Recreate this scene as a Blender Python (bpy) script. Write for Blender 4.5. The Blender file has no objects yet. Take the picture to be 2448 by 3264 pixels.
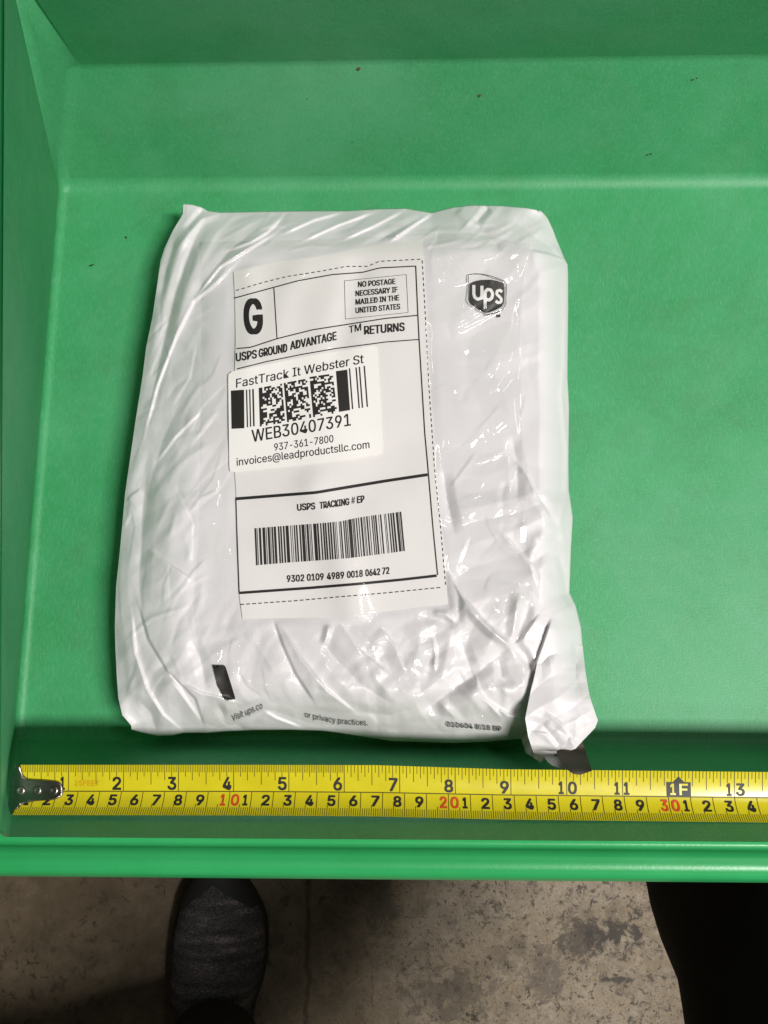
import bpy, bmesh, math, random
import numpy as np
from mathutils import Matrix, Vector

# ------------------------------------------------------------------ camera, light, exposure
scn = bpy.context.scene
col = scn.collection
rnd = random.Random(7)
TZ = 0.60                      # height of the tray floor above the room floor
CAMH = 0.46                    # camera above the tray floor
FPX, CX, CY = 2735.0, 1224.0, 1632.0   # focal length and centre in photo pixels
_p, _r = math.radians(12.0), math.radians(2.3)
_Rx = np.array([[1, 0, 0], [0, math.cos(_p), -math.sin(_p)], [0, math.sin(_p), math.cos(_p)]])
_Ry = np.array([[math.cos(_r), 0, math.sin(_r)], [0, 1, 0], [-math.sin(_r), 0, math.cos(_r)]])
RC = _Ry @ _Rx
cam_d = bpy.data.cameras.new('camera')
cam = bpy.data.objects.new('camera', cam_d)
col.objects.link(cam)
cam_d.sensor_fit = 'VERTICAL'
cam_d.sensor_height = 36.0
cam_d.sensor_width = 27.0
cam_d.lens = 36.0 * FPX / 3264.0
cam_d.clip_start = 0.01
cam_d.clip_end = 60
M = Matrix([list(RC[0]) + [0], list(RC[1]) + [0], list(RC[2]) + [TZ + CAMH], [0, 0, 0, 1]])
cam.matrix_world = M
scn.camera = cam

world = bpy.data.worlds.new('World')
scn.world = world
world.use_nodes = True
bg = world.node_tree.nodes['Background']
bg.inputs[0].default_value = (1.0, 0.95, 0.88, 1)
bg.inputs[1].default_value = 0.03
scn.view_settings.view_transform = 'Standard'
scn.view_settings.look = 'None'
scn.view_settings.exposure = 0.0
scn.view_settings.gamma = 1.0
scn.view_settings.use_curve_mapping = False

def tube_light(name, loc, sx, sy, power, rz=0.0, colr=(1.0, 0.968, 0.94), aim=(0.0, 0.1, TZ)):
    d = bpy.data.lights.new(name, 'AREA')
    d.shape = 'RECTANGLE'
    d.size = sx
    d.size_y = sy
    d.energy = power
    d.color = colr
    o = bpy.data.objects.new(name, d)
    col.objects.link(o)
    o.location = loc
    o.rotation_euler = (0, 0, rz)
    return o

tube_light('ceiling_tube_lamp', (1.35, -0.62, TZ + 2.2), 0.95, 0.25, 97)
tube_light('ceiling_tube_lamp', (1.0, 0.85, TZ + 2.3), 0.11, 0.9, 4.8, math.radians(-12))
tube_light('ceiling_tube_lamp', (0.75, -1.00, TZ + 2.3), 1.3, 0.2, 5)

# ------------------------------------------------------------------ helpers
def U(px, py, z):
    """points of the world at height z (above the room floor) along the sight lines px,py"""
    px, py, z = np.broadcast_arrays(np.asarray(px, float), np.asarray(py, float), np.asarray(z, float))
    d = np.stack([(px - CX) / FPX, (CY - py) / FPX, -np.ones_like(px)], -1) @ RC.T
    t = (z - (TZ + CAMH)) / d[..., 2]
    P = d * t[..., None]
    P[..., 2] = z
    return P

def UY(px, py, Yp):
    """point on the vertical plane y = Yp"""
    d = RC @ np.array([(px - CX) / FPX, (CY - py) / FPX, -1.0])
    t = Yp / d[1]
    return d * t + np.array([0, 0, TZ + CAMH])

def obj(name, verts, faces, mat, parent=None, smooth=False):
    me = bpy.data.meshes.new(name)
    me.from_pydata([tuple(map(float, v)) for v in verts], [], [tuple(int(i) for i in f) for f in faces])
    me.validate()
    me.update()
    if mat is not None:
        me.materials.append(mat)
    if smooth:
        me.polygons.foreach_set('use_smooth', [True] * len(me.polygons))
    o = bpy.data.objects.new(name, me)
    col.objects.link(o)
    if parent is not None:
        o.parent = parent
        o.matrix_parent_inverse = Matrix.Translation(-parent_loc(parent))
    return o

def parent_loc(p):
    l = Vector(p.location)
    while p.parent is not None:
        p = p.parent
        # parts keep their own origin at the world origin, only the root is moved
        l = Vector((0, 0, 0))
        break
    return l

def thing(name, label, cat, loc=(0, 0, 0), group=None):
    o = bpy.data.objects.new(name, None)
    o.empty_display_size = 0.05
    o.location = loc
    col.objects.link(o)
    tag(o, label, cat, group)
    return o

def tag(o, label, cat, group=None):
    o['label'] = label
    o['category'] = cat
    if group:
        o['group'] = group

def grid_faces(nu, nv):
    i = np.arange(nu * nv).reshape(nv, nu)
    a, b, c, d = i[:-1, :-1], i[:-1, 1:], i[1:, 1:], i[1:, :-1]
    return np.stack([a, d, c, b], -1).reshape(-1, 4)

def resample(pts, n):
    p = np.asarray(pts, float)
    s = np.r_[0, np.cumsum(np.hypot(*np.diff(p, axis=0).T))]
    t = np.linspace(0, s[-1], n)
    return np.stack([np.interp(t, s, p[:, 0]), np.interp(t, s, p[:, 1])], -1)

def coons(top, bottom, left, right, nu, nv):
    T, B = resample(top, nu), resample(bottom, nu)
    L, R = resample(left, nv), resample(right, nv)
    u = np.linspace(0, 1, nu)[None, :, None]
    v = np.linspace(0, 1, nv)[:, None, None]
    P = (1 - v) * T[None] + v * B[None] + (1 - u) * L[:, None] + u * R[:, None]
    P -= (1 - u) * (1 - v) * T[0] + u * (1 - v) * T[-1] + (1 - u) * v * B[0] + u * v * B[-1]
    return P[..., 0], P[..., 1]

def pdist(px, py, poly):
    """distance, signed side and fraction along a polyline"""
    best = np.full(px.shape, 1e9)
    side = np.zeros(px.shape)
    frac = np.zeros(px.shape)
    p = np.asarray(poly, float)
    seg = np.hypot(*np.diff(p, axis=0).T)
    tot = seg.sum()
    acc = 0.0
    for k in range(len(p) - 1):
        a, b = p[k], p[k + 1]
        d = b - a
        L2 = max(d @ d, 1e-9)
        t = np.clip(((px - a[0]) * d[0] + (py - a[1]) * d[1]) / L2, 0, 1)
        qx, qy = px - (a[0] + t * d[0]), py - (a[1] + t * d[1])
        ds = np.hypot(qx, qy)
        m = ds < best
        best = np.where(m, ds, best)
        side = np.where(m, np.sign(d[0] * qy - d[1] * qx), side)
        frac = np.where(m, (acc + t * seg[k]) / tot, frac)
        acc += seg[k]
    return best, side, frac

def vnoise(x, y, scale, seed):
    r = np.random.RandomState(seed)
    N = 64
    lat = r.rand(N, N) * 2 - 1
    X, Y = x / scale + 1000.3, y / scale + 1000.7
    i, j = np.floor(X).astype(int), np.floor(Y).astype(int)
    fx, fy = X - i, Y - j
    fx = fx * fx * fx * (fx * (fx * 6 - 15) + 10)
    fy = fy * fy * fy * (fy * (fy * 6 - 15) + 10)
    g = lambda a, b: lat[b % N, a % N]
    return (g(i, j) * (1 - fx) + g(i + 1, j) * fx) * (1 - fy) + (g(i, j + 1) * (1 - fx) + g(i + 1, j + 1) * fx) * fy

def fbm(x, y, scale, seed, octv=3, gain=0.5):
    s = 0
    a = 1.0
    for k in range(octv):
        s = s + a * vnoise(x, y, scale / 2 ** k, seed + 31 * k)
        a *= gain
    return s

def sstep(x):
    x = np.clip(x, 0, 1)
    return x * x * (3 - 2 * x)

# ------------------------------------------------------------------ materials
def mat(name, base, rough=0.5, spec=0.5, metal=0.0):
    m = bpy.data.materials.new(name)
    m.use_nodes = True
    b = m.node_tree.nodes['Principled BSDF']
    b.inputs['Base Color'].default_value = (*base, 1)
    b.inputs['Roughness'].default_value = rough
    b.inputs['Specular IOR Level'].default_value = spec
    b.inputs['Metallic'].default_value = metal
    return m

def nd(m, typ, **kw):
    n = m.node_tree.nodes.new(typ)
    for k, v in kw.items():
        setattr(n, k, v)
    return n

def lk(m, a, b):
    m.node_tree.links.new(a, b)

def ramp(m, fac, stops):
    r = nd(m, 'ShaderNodeValToRGB')
    e = r.color_ramp.elements
    while len(e) < len(stops):
        e.new(0.5)
    for k, (p, c) in enumerate(stops):
        e[k].position = p
        e[k].color = (*c, 1) if len(c) == 3 else c
    lk(m, fac, r.inputs[0])
    return r.outputs[0]

def noise(m, vec, scale, detail=4, rough=0.55, dist=0.0):
    n = nd(m, 'ShaderNodeTexNoise')
    n.inputs['Scale'].default_value = scale
    n.inputs['Detail'].default_value = detail
    n.inputs['Roughness'].default_value = rough
    n.inputs['Distortion'].default_value = dist
    if vec is not None:
        lk(m, vec, n.inputs['Vector'])
    return n.outputs['Fac']

def coords(m, scale=(1, 1, 1), rot=(0, 0, 0)):
    t = nd(m, 'ShaderNodeTexCoord')
    mp = nd(m, 'ShaderNodeMapping')
    mp.inputs['Scale'].default_value = scale
    mp.inputs['Rotation'].default_value = rot
    lk(m, t.outputs['Object'], mp.inputs['Vector'])
    return mp.outputs['Vector']

def mixc(m, fac, a, b, mode='MIX'):
    x = nd(m, 'ShaderNodeMix', data_type='RGBA', blend_type=mode)
    if isinstance(fac, (int, float)):
        x.inputs[0].default_value = fac
    else:
        lk(m, fac, x.inputs[0])
    for s, v in ((6, a), (7, b)):
        if isinstance(v, tuple):
            x.inputs[s].default_value = (*v, 1)
        else:
            lk(m, v, x.inputs[s])
    return x.outputs[2]

def bump(m, height, strength, dist=0.001):
    b = nd(m, 'ShaderNodeBump')
    b.inputs['Strength'].default_value = strength
    b.inputs['Distance'].default_value = dist
    lk(m, height, b.inputs['Height'])
    lk(m, b.outputs[0], m.node_tree.nodes['Principled BSDF'].inputs['Normal'])
    return b

# green moulded plastic, scuffed
M_GREEN = mat('green_plastic', (0.03, 0.30, 0.10), 0.42, 0.5)
m = M_GREEN
bs = m.node_tree.nodes['Principled BSDF']
v = coords(m)
n1 = noise(m, v, 9, 5, 0.6)
c = ramp(m, n1, [(0.3, (0.034, 0.285, 0.096)), (0.5, (0.048, 0.330, 0.124)), (0.72, (0.082, 0.378, 0.165))])
vs = coords(m, (820, 130, 300), (0, 0, 0.6))
n2 = noise(m, vs, 1.0, 3, 0.7)
c2 = mixc(m, ramp(m, n2, [(0.52, (0, 0, 0)), (0.78, (0.36, 0.36, 0.36))]), c, (0.13, 0.45, 0.24))
vs3 = coords(m, (150, 900, 300), (0, 0, -0.4))
n3 = noise(m, vs3, 1.0, 3, 0.7)
c3 = mixc(m, ramp(m, n3, [(0.58, (0, 0, 0)), (0.82, (0.32, 0.32, 0.32))]), c2, (0.12, 0.43, 0.22))
nd4 = noise(m, v, 30, 8, 0.74)
c4 = mixc(m, ramp(m, nd4, [(0.52, (0, 0, 0)), (0.75, (0.45, 0.45, 0.45))]), c3, (0.06, 0.21, 0.075))
wear = noise(m, v, 4.5, 9, 0.78, 0.5)
c4 = mixc(m, ramp(m, wear, [(0.46, (0, 0, 0)), (0.66, (0.55, 0.55, 0.55))]), c4, (0.115, 0.37, 0.19))
grime = noise(m, v, 7.5, 8, 0.75, 0.8)
c4 = mixc(m, ramp(m, grime, [(0.55, (0, 0, 0)), (0.72, (0.45, 0.45, 0.45))]), c4, (0.050, 0.20, 0.075))
fz = noise(m, coords(m, (1500, 240, 500), (0, 0, 0.75)), 1.0, 4, 0.75)
c4 = mixc(m, ramp(m, fz, [(0.50, (0, 0, 0)), (0.72, (0.42, 0.42, 0.42))]), c4, (0.17, 0.47, 0.27))
lk(m, c4, bs.inputs['Base Color'])
nf = noise(m, v, 900, 3, 0.6)
lk(m, ramp(m, n1, [(0.2, (0.44,) * 3), (0.8, (0.60,) * 3)]), bs.inputs['Roughness'])
bump(m, nf, 0.25, 0.0006)

M_RIM = mat('green_plastic_rim', (0.024, 0.365, 0.105), 0.34, 0.5)
m = M_RIM
v = coords(m)
lk(m, ramp(m, noise(m, v, 14, 6, 0.65), [(0.3, (0.024, 0.335, 0.092)), (0.7, (0.034, 0.385, 0.120))]), m.node_tree.nodes['Principled BSDF'].inputs['Base Color'])
bump(m, noise(m, v, 700, 3, 0.6), 0.15, 0.0005)

# white polyethylene mailer
M_BAG = mat('white_polyethylene', (0.74, 0.735, 0.72), 0.40, 0.42)
m = M_BAG
bs = m.node_tree.nodes['Principled BSDF']
v = coords(m)
lk(m, ramp(m, noise(m, v, 14, 4), [(0.3, (0.705, 0.685, 0.70)), (0.7, (0.765, 0.742, 0.755))]), bs.inputs['Base Color'])
bs.inputs['Subsurface Weight'].default_value = 0.0
bump(m, noise(m, v, 260, 4, 0.6), 0.12, 0.0006)

M_BAGIN = mat('grey_mailer_inside', (0.080, 0.064, 0.046), 0.8, 0.2)
M_BAGPALE = mat('pale_mailer_strip', (0.50, 0.51, 0.50), 0.4, 0.5)
M_PAPER = mat('label_paper', (0.74, 0.715, 0.69), 0.65, 0.3)
m = M_PAPER
v = coords(m)
lk(m, ramp(m, noise(m, v, 18, 5), [(0.3, (0.765, 0.738, 0.726)), (0.7, (0.81, 0.783, 0.772))]),
   m.node_tree.nodes['Principled BSDF'].inputs['Base Color'])
M_STICK = mat('sticker_paper', (0.855, 0.83, 0.80), 0.55, 0.35)
M_INK = mat('black_ink', (0.022, 0.020, 0.018), 0.5, 0.4)
M_INKG = mat('grey_ink', (0.055, 0.052, 0.05), 0.5, 0.4)
M_INKW = mat('white_ink', (0.78, 0.76, 0.74), 0.4, 0.4)

# clear film: see-through with a glossy skin
def film(name, tint, rough, milk, bumpd):
    m = bpy.data.materials.new(name)
    m.use_nodes = True
    nt = m.node_tree
    nt.nodes.remove(nt.nodes['Principled BSDF'])
    out = nt.nodes['Material Output']
    tr = nd(m, 'ShaderNodeBsdfTransparent')
    tr.inputs[0].default_value = (*tint, 1)
    df = nd(m, 'ShaderNodeBsdfDiffuse')
    df.inputs[0].default_value = (0.75, 0.76, 0.74, 1)
    mx0 = nd(m, 'ShaderNodeMixShader')
    mx0.inputs[0].default_value = milk
    lk(m, tr.outputs[0], mx0.inputs[1])
    lk(m, df.outputs[0], mx0.inputs[2])
    gl = nd(m, 'ShaderNodeBsdfGlossy')
    gl.inputs['Roughness'].default_value = rough
    fr = nd(m, 'ShaderNodeFresnel')
    ge = nd(m, 'ShaderNodeNewGeometry')
    im = nd(m, 'ShaderNodeMix', data_type='FLOAT')
    im.inputs[2].default_value = 1.6
    im.inputs[3].default_value = 1 / 1.6
    lk(m, ge.outputs['Backfacing'], im.inputs[0])
    lk(m, im.outputs[0], fr.inputs['IOR'])
    v = coords(m)
    bp = nd(m, 'ShaderNodeBump')
    bp.inputs['Strength'].default_value = 0.35
    bp.inputs['Distance'].default_value = bumpd
    lk(m, noise(m, v, 120, 3, 0.5, 0.6), bp.inputs['Height'])
    lk(m, bp.outputs[0], gl.inputs['Normal'])
    mx = nd(m, 'ShaderNodeMixShader')
    lk(m, fr.outputs[0], mx.inputs[0])
    lk(m, mx0.outputs[0], mx.inputs[1])
    lk(m, gl.outputs[0], mx.inputs[2])
    lk(m, mx.outputs[0], out.inputs[0])
    return m
M_FILM = film('clear_film', (1.0, 1.0, 0.995), 0.08, 0.0, 0.0002)

M_TAPE = mat('yellow_tape', (0.78, 0.60, 0.015), 0.22, 0.5)
m = M_TAPE
v = coords(m)
lk(m, ramp(m, noise(m, v, 60, 5), [(0.3, (0.60, 0.515, 0.014)), (0.7, (0.68, 0.60, 0.022))]),
   m.node_tree.nodes['Principled BSDF'].inputs['Base Color'])
M_TICK = mat('olive_tick_ink', (0.10, 0.085, 0.006), 0.4, 0.4)
M_RED = mat('red_ink', (0.62, 0.075, 0.02), 0.4, 0.4)
M_ORANGE = mat('orange_ink', (0.62, 0.27, 0.01), 0.4, 0.4)
M_METAL = mat('dull_steel', (0.30, 0.27, 0.25), 0.32, 0.5, 1.0)
m = M_METAL
v = coords(m)
bump(m, noise(m, v, 500, 3), 0.15, 0.0004)

# ------------------------------------------------------------------ room floor
M_CONC = mat('stained_concrete', (0.2, 0.17, 0.13), 0.6, 0.35)
m = M_CONC
bs = m.node_tree.nodes['Principled BSDF']
v = coords(m)
big = noise(m, v, 3.2, 6, 0.6, 0.4)
c = ramp(m, big, [(0.30, (0.165, 0.120, 0.068)), (0.48, (0.27, 0.210, 0.135)), (0.70, (0.40, 0.335, 0.25))])
med = noise(m, v, 26, 8, 0.72, 0.3)
c = mixc(m, ramp(m, med, [(0.35, (0.75,) * 3), (0.65, (1.15,) * 3)]), (0, 0, 0), c, 'MIX') if False else mixc(m, 0.75, c, ramp(m, med, [(0.30, (0.42,) * 3), (0.55, (1.0,) * 3), (0.75, (1.28,) * 3)]), 'MULTIPLY')
# pits and oil specks, gathered towards one side
sp = noise(m, v, 75, 6, 0.68, 0.5)
spm = noise(m, v, 5.5, 4, 0.6)
mul = nd(m, 'ShaderNodeMath', operation='MULTIPLY')
lk(m, ramp(m, sp, [(0.545, (0, 0, 0)), (0.60, (1, 1, 1))]), mul.inputs[0])
lk(m, ramp(m, spm, [(0.40, (0, 0, 0)), (0.58, (1, 1, 1))]), mul.inputs[1])
c = mixc(m, mul.outputs[0], c, (0.055, 0.042, 0.030))
def worn(px, py, r_):
    q_ = U(px, py, 0)
    mp = nd(m, 'ShaderNodeMapping')
    mp.inputs['Location'].default_value = (-q_[0] / r_, -q_[1] / r_, 0)
    mp.inputs['Scale'].default_value = (1 / r_,) * 3
    lk(m, nd(m, 'ShaderNodeTexCoord').outputs['Object'], mp.inputs['Vector'])
    ln = nd(m, 'ShaderNodeVectorMath', operation='LENGTH')
    lk(m, mp.outputs[0], ln.inputs[0])
    mr = nd(m, 'ShaderNodeMapRange')
    mr.inputs['From Min'].default_value = 0.25
    mr.inputs['From Max'].default_value = 1.0
    mr.inputs['To Min'].default_value = 1.0
    mr.inputs['To Max'].default_value = 0.12
    lk(m, ln.outputs['Value'], mr.inputs['Value'])
    return mr.outputs[0]
wr = worn(1850, 2980, 0.34)
for sc_, lo_, hi_ in ((170, 0.60, 0.635), (95, 0.615, 0.65), (330, 0.62, 0.66)):
    pn = noise(m, v, sc_, 3, 0.6, 0.25)
    mu = nd(m, 'ShaderNodeMath', operation='MULTIPLY')
    lk(m, ramp(m, pn, [(lo_, (0, 0, 0)), (hi_, (0.78,) * 3)]), mu.inputs[0])
    lk(m, wr, mu.inputs[1])
    c = mixc(m, mu.outputs[0], c, (0.045, 0.034, 0.024))
pale = noise(m, v, 60, 6, 0.7, 0.4)
mu = nd(m, 'ShaderNodeMath', operation='MULTIPLY')
lk(m, ramp(m, pale, [(0.50, (0, 0, 0)), (0.68, (0.55,) * 3)]), mu.inputs[0])
lk(m, wr, mu.inputs[1])
c = mixc(m, mu.outputs[0], c, (0.44, 0.375, 0.29))
fine = noise(m, v, 420, 4, 0.7)
c = mixc(m, 0.6, c, ramp(m, fine, [(0.3, (0.62,) * 3), (0.7, (1.2,) * 3)]), 'MULTIPLY')
tcv = nd(m, 'ShaderNodeTexCoord').outputs['Object']
def stain_or_shade(c, px, py, rx, ry, soft, amount, colr, seedscale):
    """dark spot on the concrete: real stains, and one patch of painted shade"""
    q_ = U(px, py, 0)
    mp = nd(m, 'ShaderNodeMapping', vector_type='POINT')
    mp.inputs['Location'].default_value = (-q_[0] / rx, -q_[1] / ry, 0)
    mp.inputs['Scale'].default_value = (1 / rx, 1 / ry, 1)
    lk(m, tcv, mp.inputs['Vector'])
    ln = nd(m, 'ShaderNodeVectorMath', operation='LENGTH')
    lk(m, mp.outputs[0], ln.inputs[0])
    nz = noise(m, v, seedscale, 7, 0.72, 0.6)
    ad = nd(m, 'ShaderNodeMath', operation='MULTIPLY_ADD')
    lk(m, nz, ad.inputs[0])
    ad.inputs[1].default_value = 3.2
    lk(m, ln.outputs['Value'], ad.inputs[2])
    f_ = ramp(m, ad.outputs[0], [(0.0, (amount,) * 3), (1.0, (0, 0, 0))])
    f_.node.color_ramp.elements[0].position = 0.0
    mr = nd(m, 'ShaderNodeMapRange')
    mr.inputs['From Min'].default_value = 1.9
    mr.inputs['From Max'].default_value = 1.9 + soft
    mr.inputs['To Min'].default_value = amount
    mr.inputs['To Max'].default_value = 0.0
    lk(m, ad.outputs[0], mr.inputs['Value'])
    return mixc(m, mr.outputs[0], c, colr)
DK = (0.040, 0.030, 0.022)
c = stain_or_shade(c, 1955, 2985, 0.055, 0.030, 0.25, 0.92, DK, 60)
c = stain_or_shade(c, 1850, 2990, 0.045, 0.045, 0.4, 0.75, DK, 90)
c = stain_or_shade(c, 1735, 3115, 0.040, 0.050, 0.35, 0.7, (0.10, 0.08, 0.06), 70)
c = stain_or_shade(c, 1440, 3170, 0.090, 0.040, 0.35, 0.65, (0.105, 0.085, 0.063), 55)
c = stain_or_shade(c, 1225, 2890, 0.030, 0.055, 0.5, 0.6, (0.075, 0.065, 0.045), 80)
c = stain_or_shade(c, 1960, 3122, 0.040, 0.006, 0.3, 0.85, DK, 60)
c = stain_or_shade(c, 330, 3000, 0.260, 0.200, 0.9, 0.55, (0.075, 0.055, 0.030), 9)  # wide brown patch: shade on the left floor, painted into the colour
# hairline crack running away from the tray
qc = U(985, 3000, 0)
sx = nd(m, 'ShaderNodeSeparateXYZ')
lk(m, tcv, sx.inputs[0])
cn = noise(m, v, 9, 6, 0.65)
m1 = nd(m, 'ShaderNodeMath', operation='MULTIPLY_ADD')
lk(m, cn, m1.inputs[0])
m1.inputs[1].default_value = 0.035
lk(m, sx.outputs[0], m1.inputs[2])
m2 = nd(m, 'ShaderNodeMath', operation='SUBTRACT')
lk(m, m1.outputs[0], m2.inputs[0])
m2.inputs[1].default_value = float(qc[0]) + 0.0175
m3 = nd(m, 'ShaderNodeMath', operation='ABSOLUTE')
lk(m, m2.outputs[0], m3.inputs[0])
mr = nd(m, 'ShaderNodeMapRange')
mr.inputs['From Min'].default_value = 0.0008
mr.inputs['From Max'].default_value = 0.0045
mr.inputs['To Min'].default_value = 0.65
mr.inputs['To Max'].default_value = 0.0
lk(m, m3.outputs[0], mr.inputs['Value'])
c = mixc(m, mr.outputs[0], c, (0.07, 0.05, 0.03))
lk(m, c, bs.inputs['Base Color'])
bump(m, med, 0.35, 0.004)
fl = obj('floor', [(-4, -4, 0), (4, -4, 0), (4, 4, 0), (-4, 4, 0)], [(0, 1, 2, 3)], M_CONC)
fl['kind'] = 'structure'

# ------------------------------------------------------------------ green tray
HK, HT, HF = 0.069, 0.136, 0.080
A = U(192, 592, TZ); F = U(45, 2350, TZ)
A2 = U(2448, 575, TZ); F2 = U(2448, 2383, TZ)
B = U(232, 210, TZ + HK); B2 = U(2448, 178, TZ + HK)
T = U(44, -55, TZ + HT)
XR = 0.46
def ext(a, b, x):
    t = (x - a[0]) / (b[0] - a[0])
    return a + (b - a) * t
A2, F2, B2 = ext(A, A2, XR), ext(F, F2, XR), ext(B, B2, XR)
dk = (B2 - B) / (B2[0] - B[0])
T2 = T + dk * (XR + 0.05 - T[0])
g1, g2 = U(40, 2668, TZ + HF), U(2448, 2684, TZ + HF)
G = ext(g1, g2, T[0] + 0.002)
G2 = ext(g1, g2, XR + 0.05)
F2b, A2b = F2, A2
tv = [A, F, F2, A2, B, B2, T, T2, G, G2]
tf = [(0, 1, 2, 3), (0, 3, 5, 4), (4, 5, 7, 6), (0, 4, 6), (0, 6, 8, 1), (1, 8, 9, 2), (2, 9, 7, 5, 3)]
bm = bmesh.new()
bv = [bm.verts.new(tuple(p)) for p in tv]
for f in tf:
    bm.faces.new([bv[i] for i in f])
# rolled rim all the way round
loopi = [6, 8, 9, 7]
ctr = sum((np.array(tv[i]) for i in loopi)) / 4
prof = [(0.0025, -0.0012), (0.0045, 0.0022), (0.0095, 0.0038), (0.0140, 0.0022), (0.0165, -0.0030), (0.0170, -0.012), (0.0175, -0.040)]
rim_prev = [tv[i] for i in loopi]
edges_dir = []
n = 4
def outn(i):
    a, b = tv[loopi[i]], tv[loopi[(i + 1) % n]]
    d = np.array([b[1] - a[1], -(b[0] - a[0]), 0.0])
    d /= np.linalg.norm(d)
    mid = (np.array(a) + np.array(b)) / 2 - ctr
    return d if d @ mid > 0 else -d
on = [outn(i) for i in range(n)]
rings = []
for (o_, h_) in prof:
    ring = []
    for i in range(n):
        n0, n1 = on[i - 1], on[i]
        k = (n0 + n1) / (1 + n0 @ n1)
        ring.append(np.array(tv[loopi[i]]) + k * o_ + np.array([0, 0, h_]))
    rings.append(ring)
tray = bpy.data.objects.new('plastic_tray', bpy.data.meshes.new('plastic_tray'))
bmesh.ops.recalc_face_normals(bm, faces=bm.faces)
bm.to_mesh(tray.data)
bm.free()
col.objects.link(tray)
tray.data.materials.append(M_GREEN)
tray.data.polygons.foreach_set('use_smooth', [True] * len(tray.data.polygons))
bw = tray.data.attributes.new('bevel_weight_edge', 'FLOAT', 'EDGE')
for e in tray.data.edges:
    k = tuple(sorted(e.vertices))
    if k in ((0, 3), (0, 1), (2, 3)):
        w_ = 0.6
    elif k == (4, 5):
        w_ = 0.22
    elif k == (1, 2):
        w_ = 0.45
    elif k in ((0, 4), (0, 6), (4, 6)):
        w_ = 0.5
    elif k in ((1, 8), (3, 5), (5, 7), (2, 9)):
        w_ = 0.4
    else:
        w_ = 0.0
    bw.data[e.index].value = w_
bv = tray.modifiers.new('bevel', 'BEVEL')
bv.width = 0.010
bv.segments = 6
bv.limit_method = 'WEIGHT'
bv.harden_normals = True
tag(tray, 'green moulded plastic tray with sloping sides holding the white parcel', 'tray')
# rim as its own part
rv, rf = [], []
allr = [[np.array(tv[i]) + np.array([0, 0, -0.0002]) for i in loopi]] + rings
for r_ in allr:
    rv += r_
for k in range(len(allr) - 1):
    for i in range(n):
        j = (i + 1) % n
        rf.append((k * n + i, k * n + j, (k + 1) * n + j, (k + 1) * n + i))
rim = obj('rim', rv, rf, M_RIM, tray, True)
sub = rim.modifiers.new('bevel', 'BEVEL')
sub.width = 0.0022
sub.segments = 4
sub.limit_method = 'ANGLE'
sub.angle_limit = math.radians(8)
sub.harden_normals = True

# ------------------------------------------------------------------ parcel
BT = [(584, 650), (612, 652), (640, 660), (662, 672), (700, 677), (850, 674), (1000, 672), (1100, 672), (1200, 666), (1290, 664),
      (1375, 678), (1440, 661), (1500, 654), (1600, 656), (1680, 663), (1728, 674)]
BR_ = [(1728, 674), (1745, 695), (1762, 730), (1775, 765), (1800, 825), (1809, 842), (1811, 870), (1811, 1000), (1809, 1200),
       (1814, 1300), (1812, 1460), (1813, 1560), (1826, 1650), (1820, 1750), (1815, 1890), (1835, 1930), (1852, 2000),
       (1857, 2060), (1862, 2140), (1852, 2230), (1800, 2330)]
BB = [(420, 2327), (459, 2336), (502, 2346), (551, 2344), (584, 2336), (657, 2336), (715, 2331), (806, 2327), (920, 2326), (1023, 2329),
      (1067, 2334), (1150, 2347), (1250, 2362), (1350, 2365), (1456, 2368), (1550, 2364), (1640, 2357), (1700, 2350), (1800, 2330)]
BL = [(584, 650), (583, 682), (575, 696), (551, 735), (524, 793), (512, 831), (498, 928), (486, 1010), (466, 1106), (454, 1203),
      (431, 1348), (399, 1571), (384, 1736), (370, 1871), (366, 1997), (368, 2070), (372, 2150), (377, 2225), (390, 2280), (418, 2312), (420, 2327)]

def H0(px, py):
    dl = pdist(px, py, BL)[0]
    dt = pdist(px, py, BT)[0]
    dr = pdist(px, py, BR_)[0]
    db = pdist(px, py, BB)[0]
    rn = lambda d, w: 1 - (1 - np.clip(d / w, 0, 1)) ** 1.75
    f = rn(dl, 230) * rn(dt, 150) * rn(dr, 95) * rn(db, 170)
    wl, wt, wr, wb = [1.0 / (d + 6.0) ** 2 for d in (dl, dt, dr, db)]
    he = (wl * 0.026 + wt * 0.026 + wr * 0.016 + wb * 0.015) / (wl + wt + wr + wb)
    top = 0.0425 + 0.0022 * vnoise(px, py, 520, 5)
    return he + (top - he) * f

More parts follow.
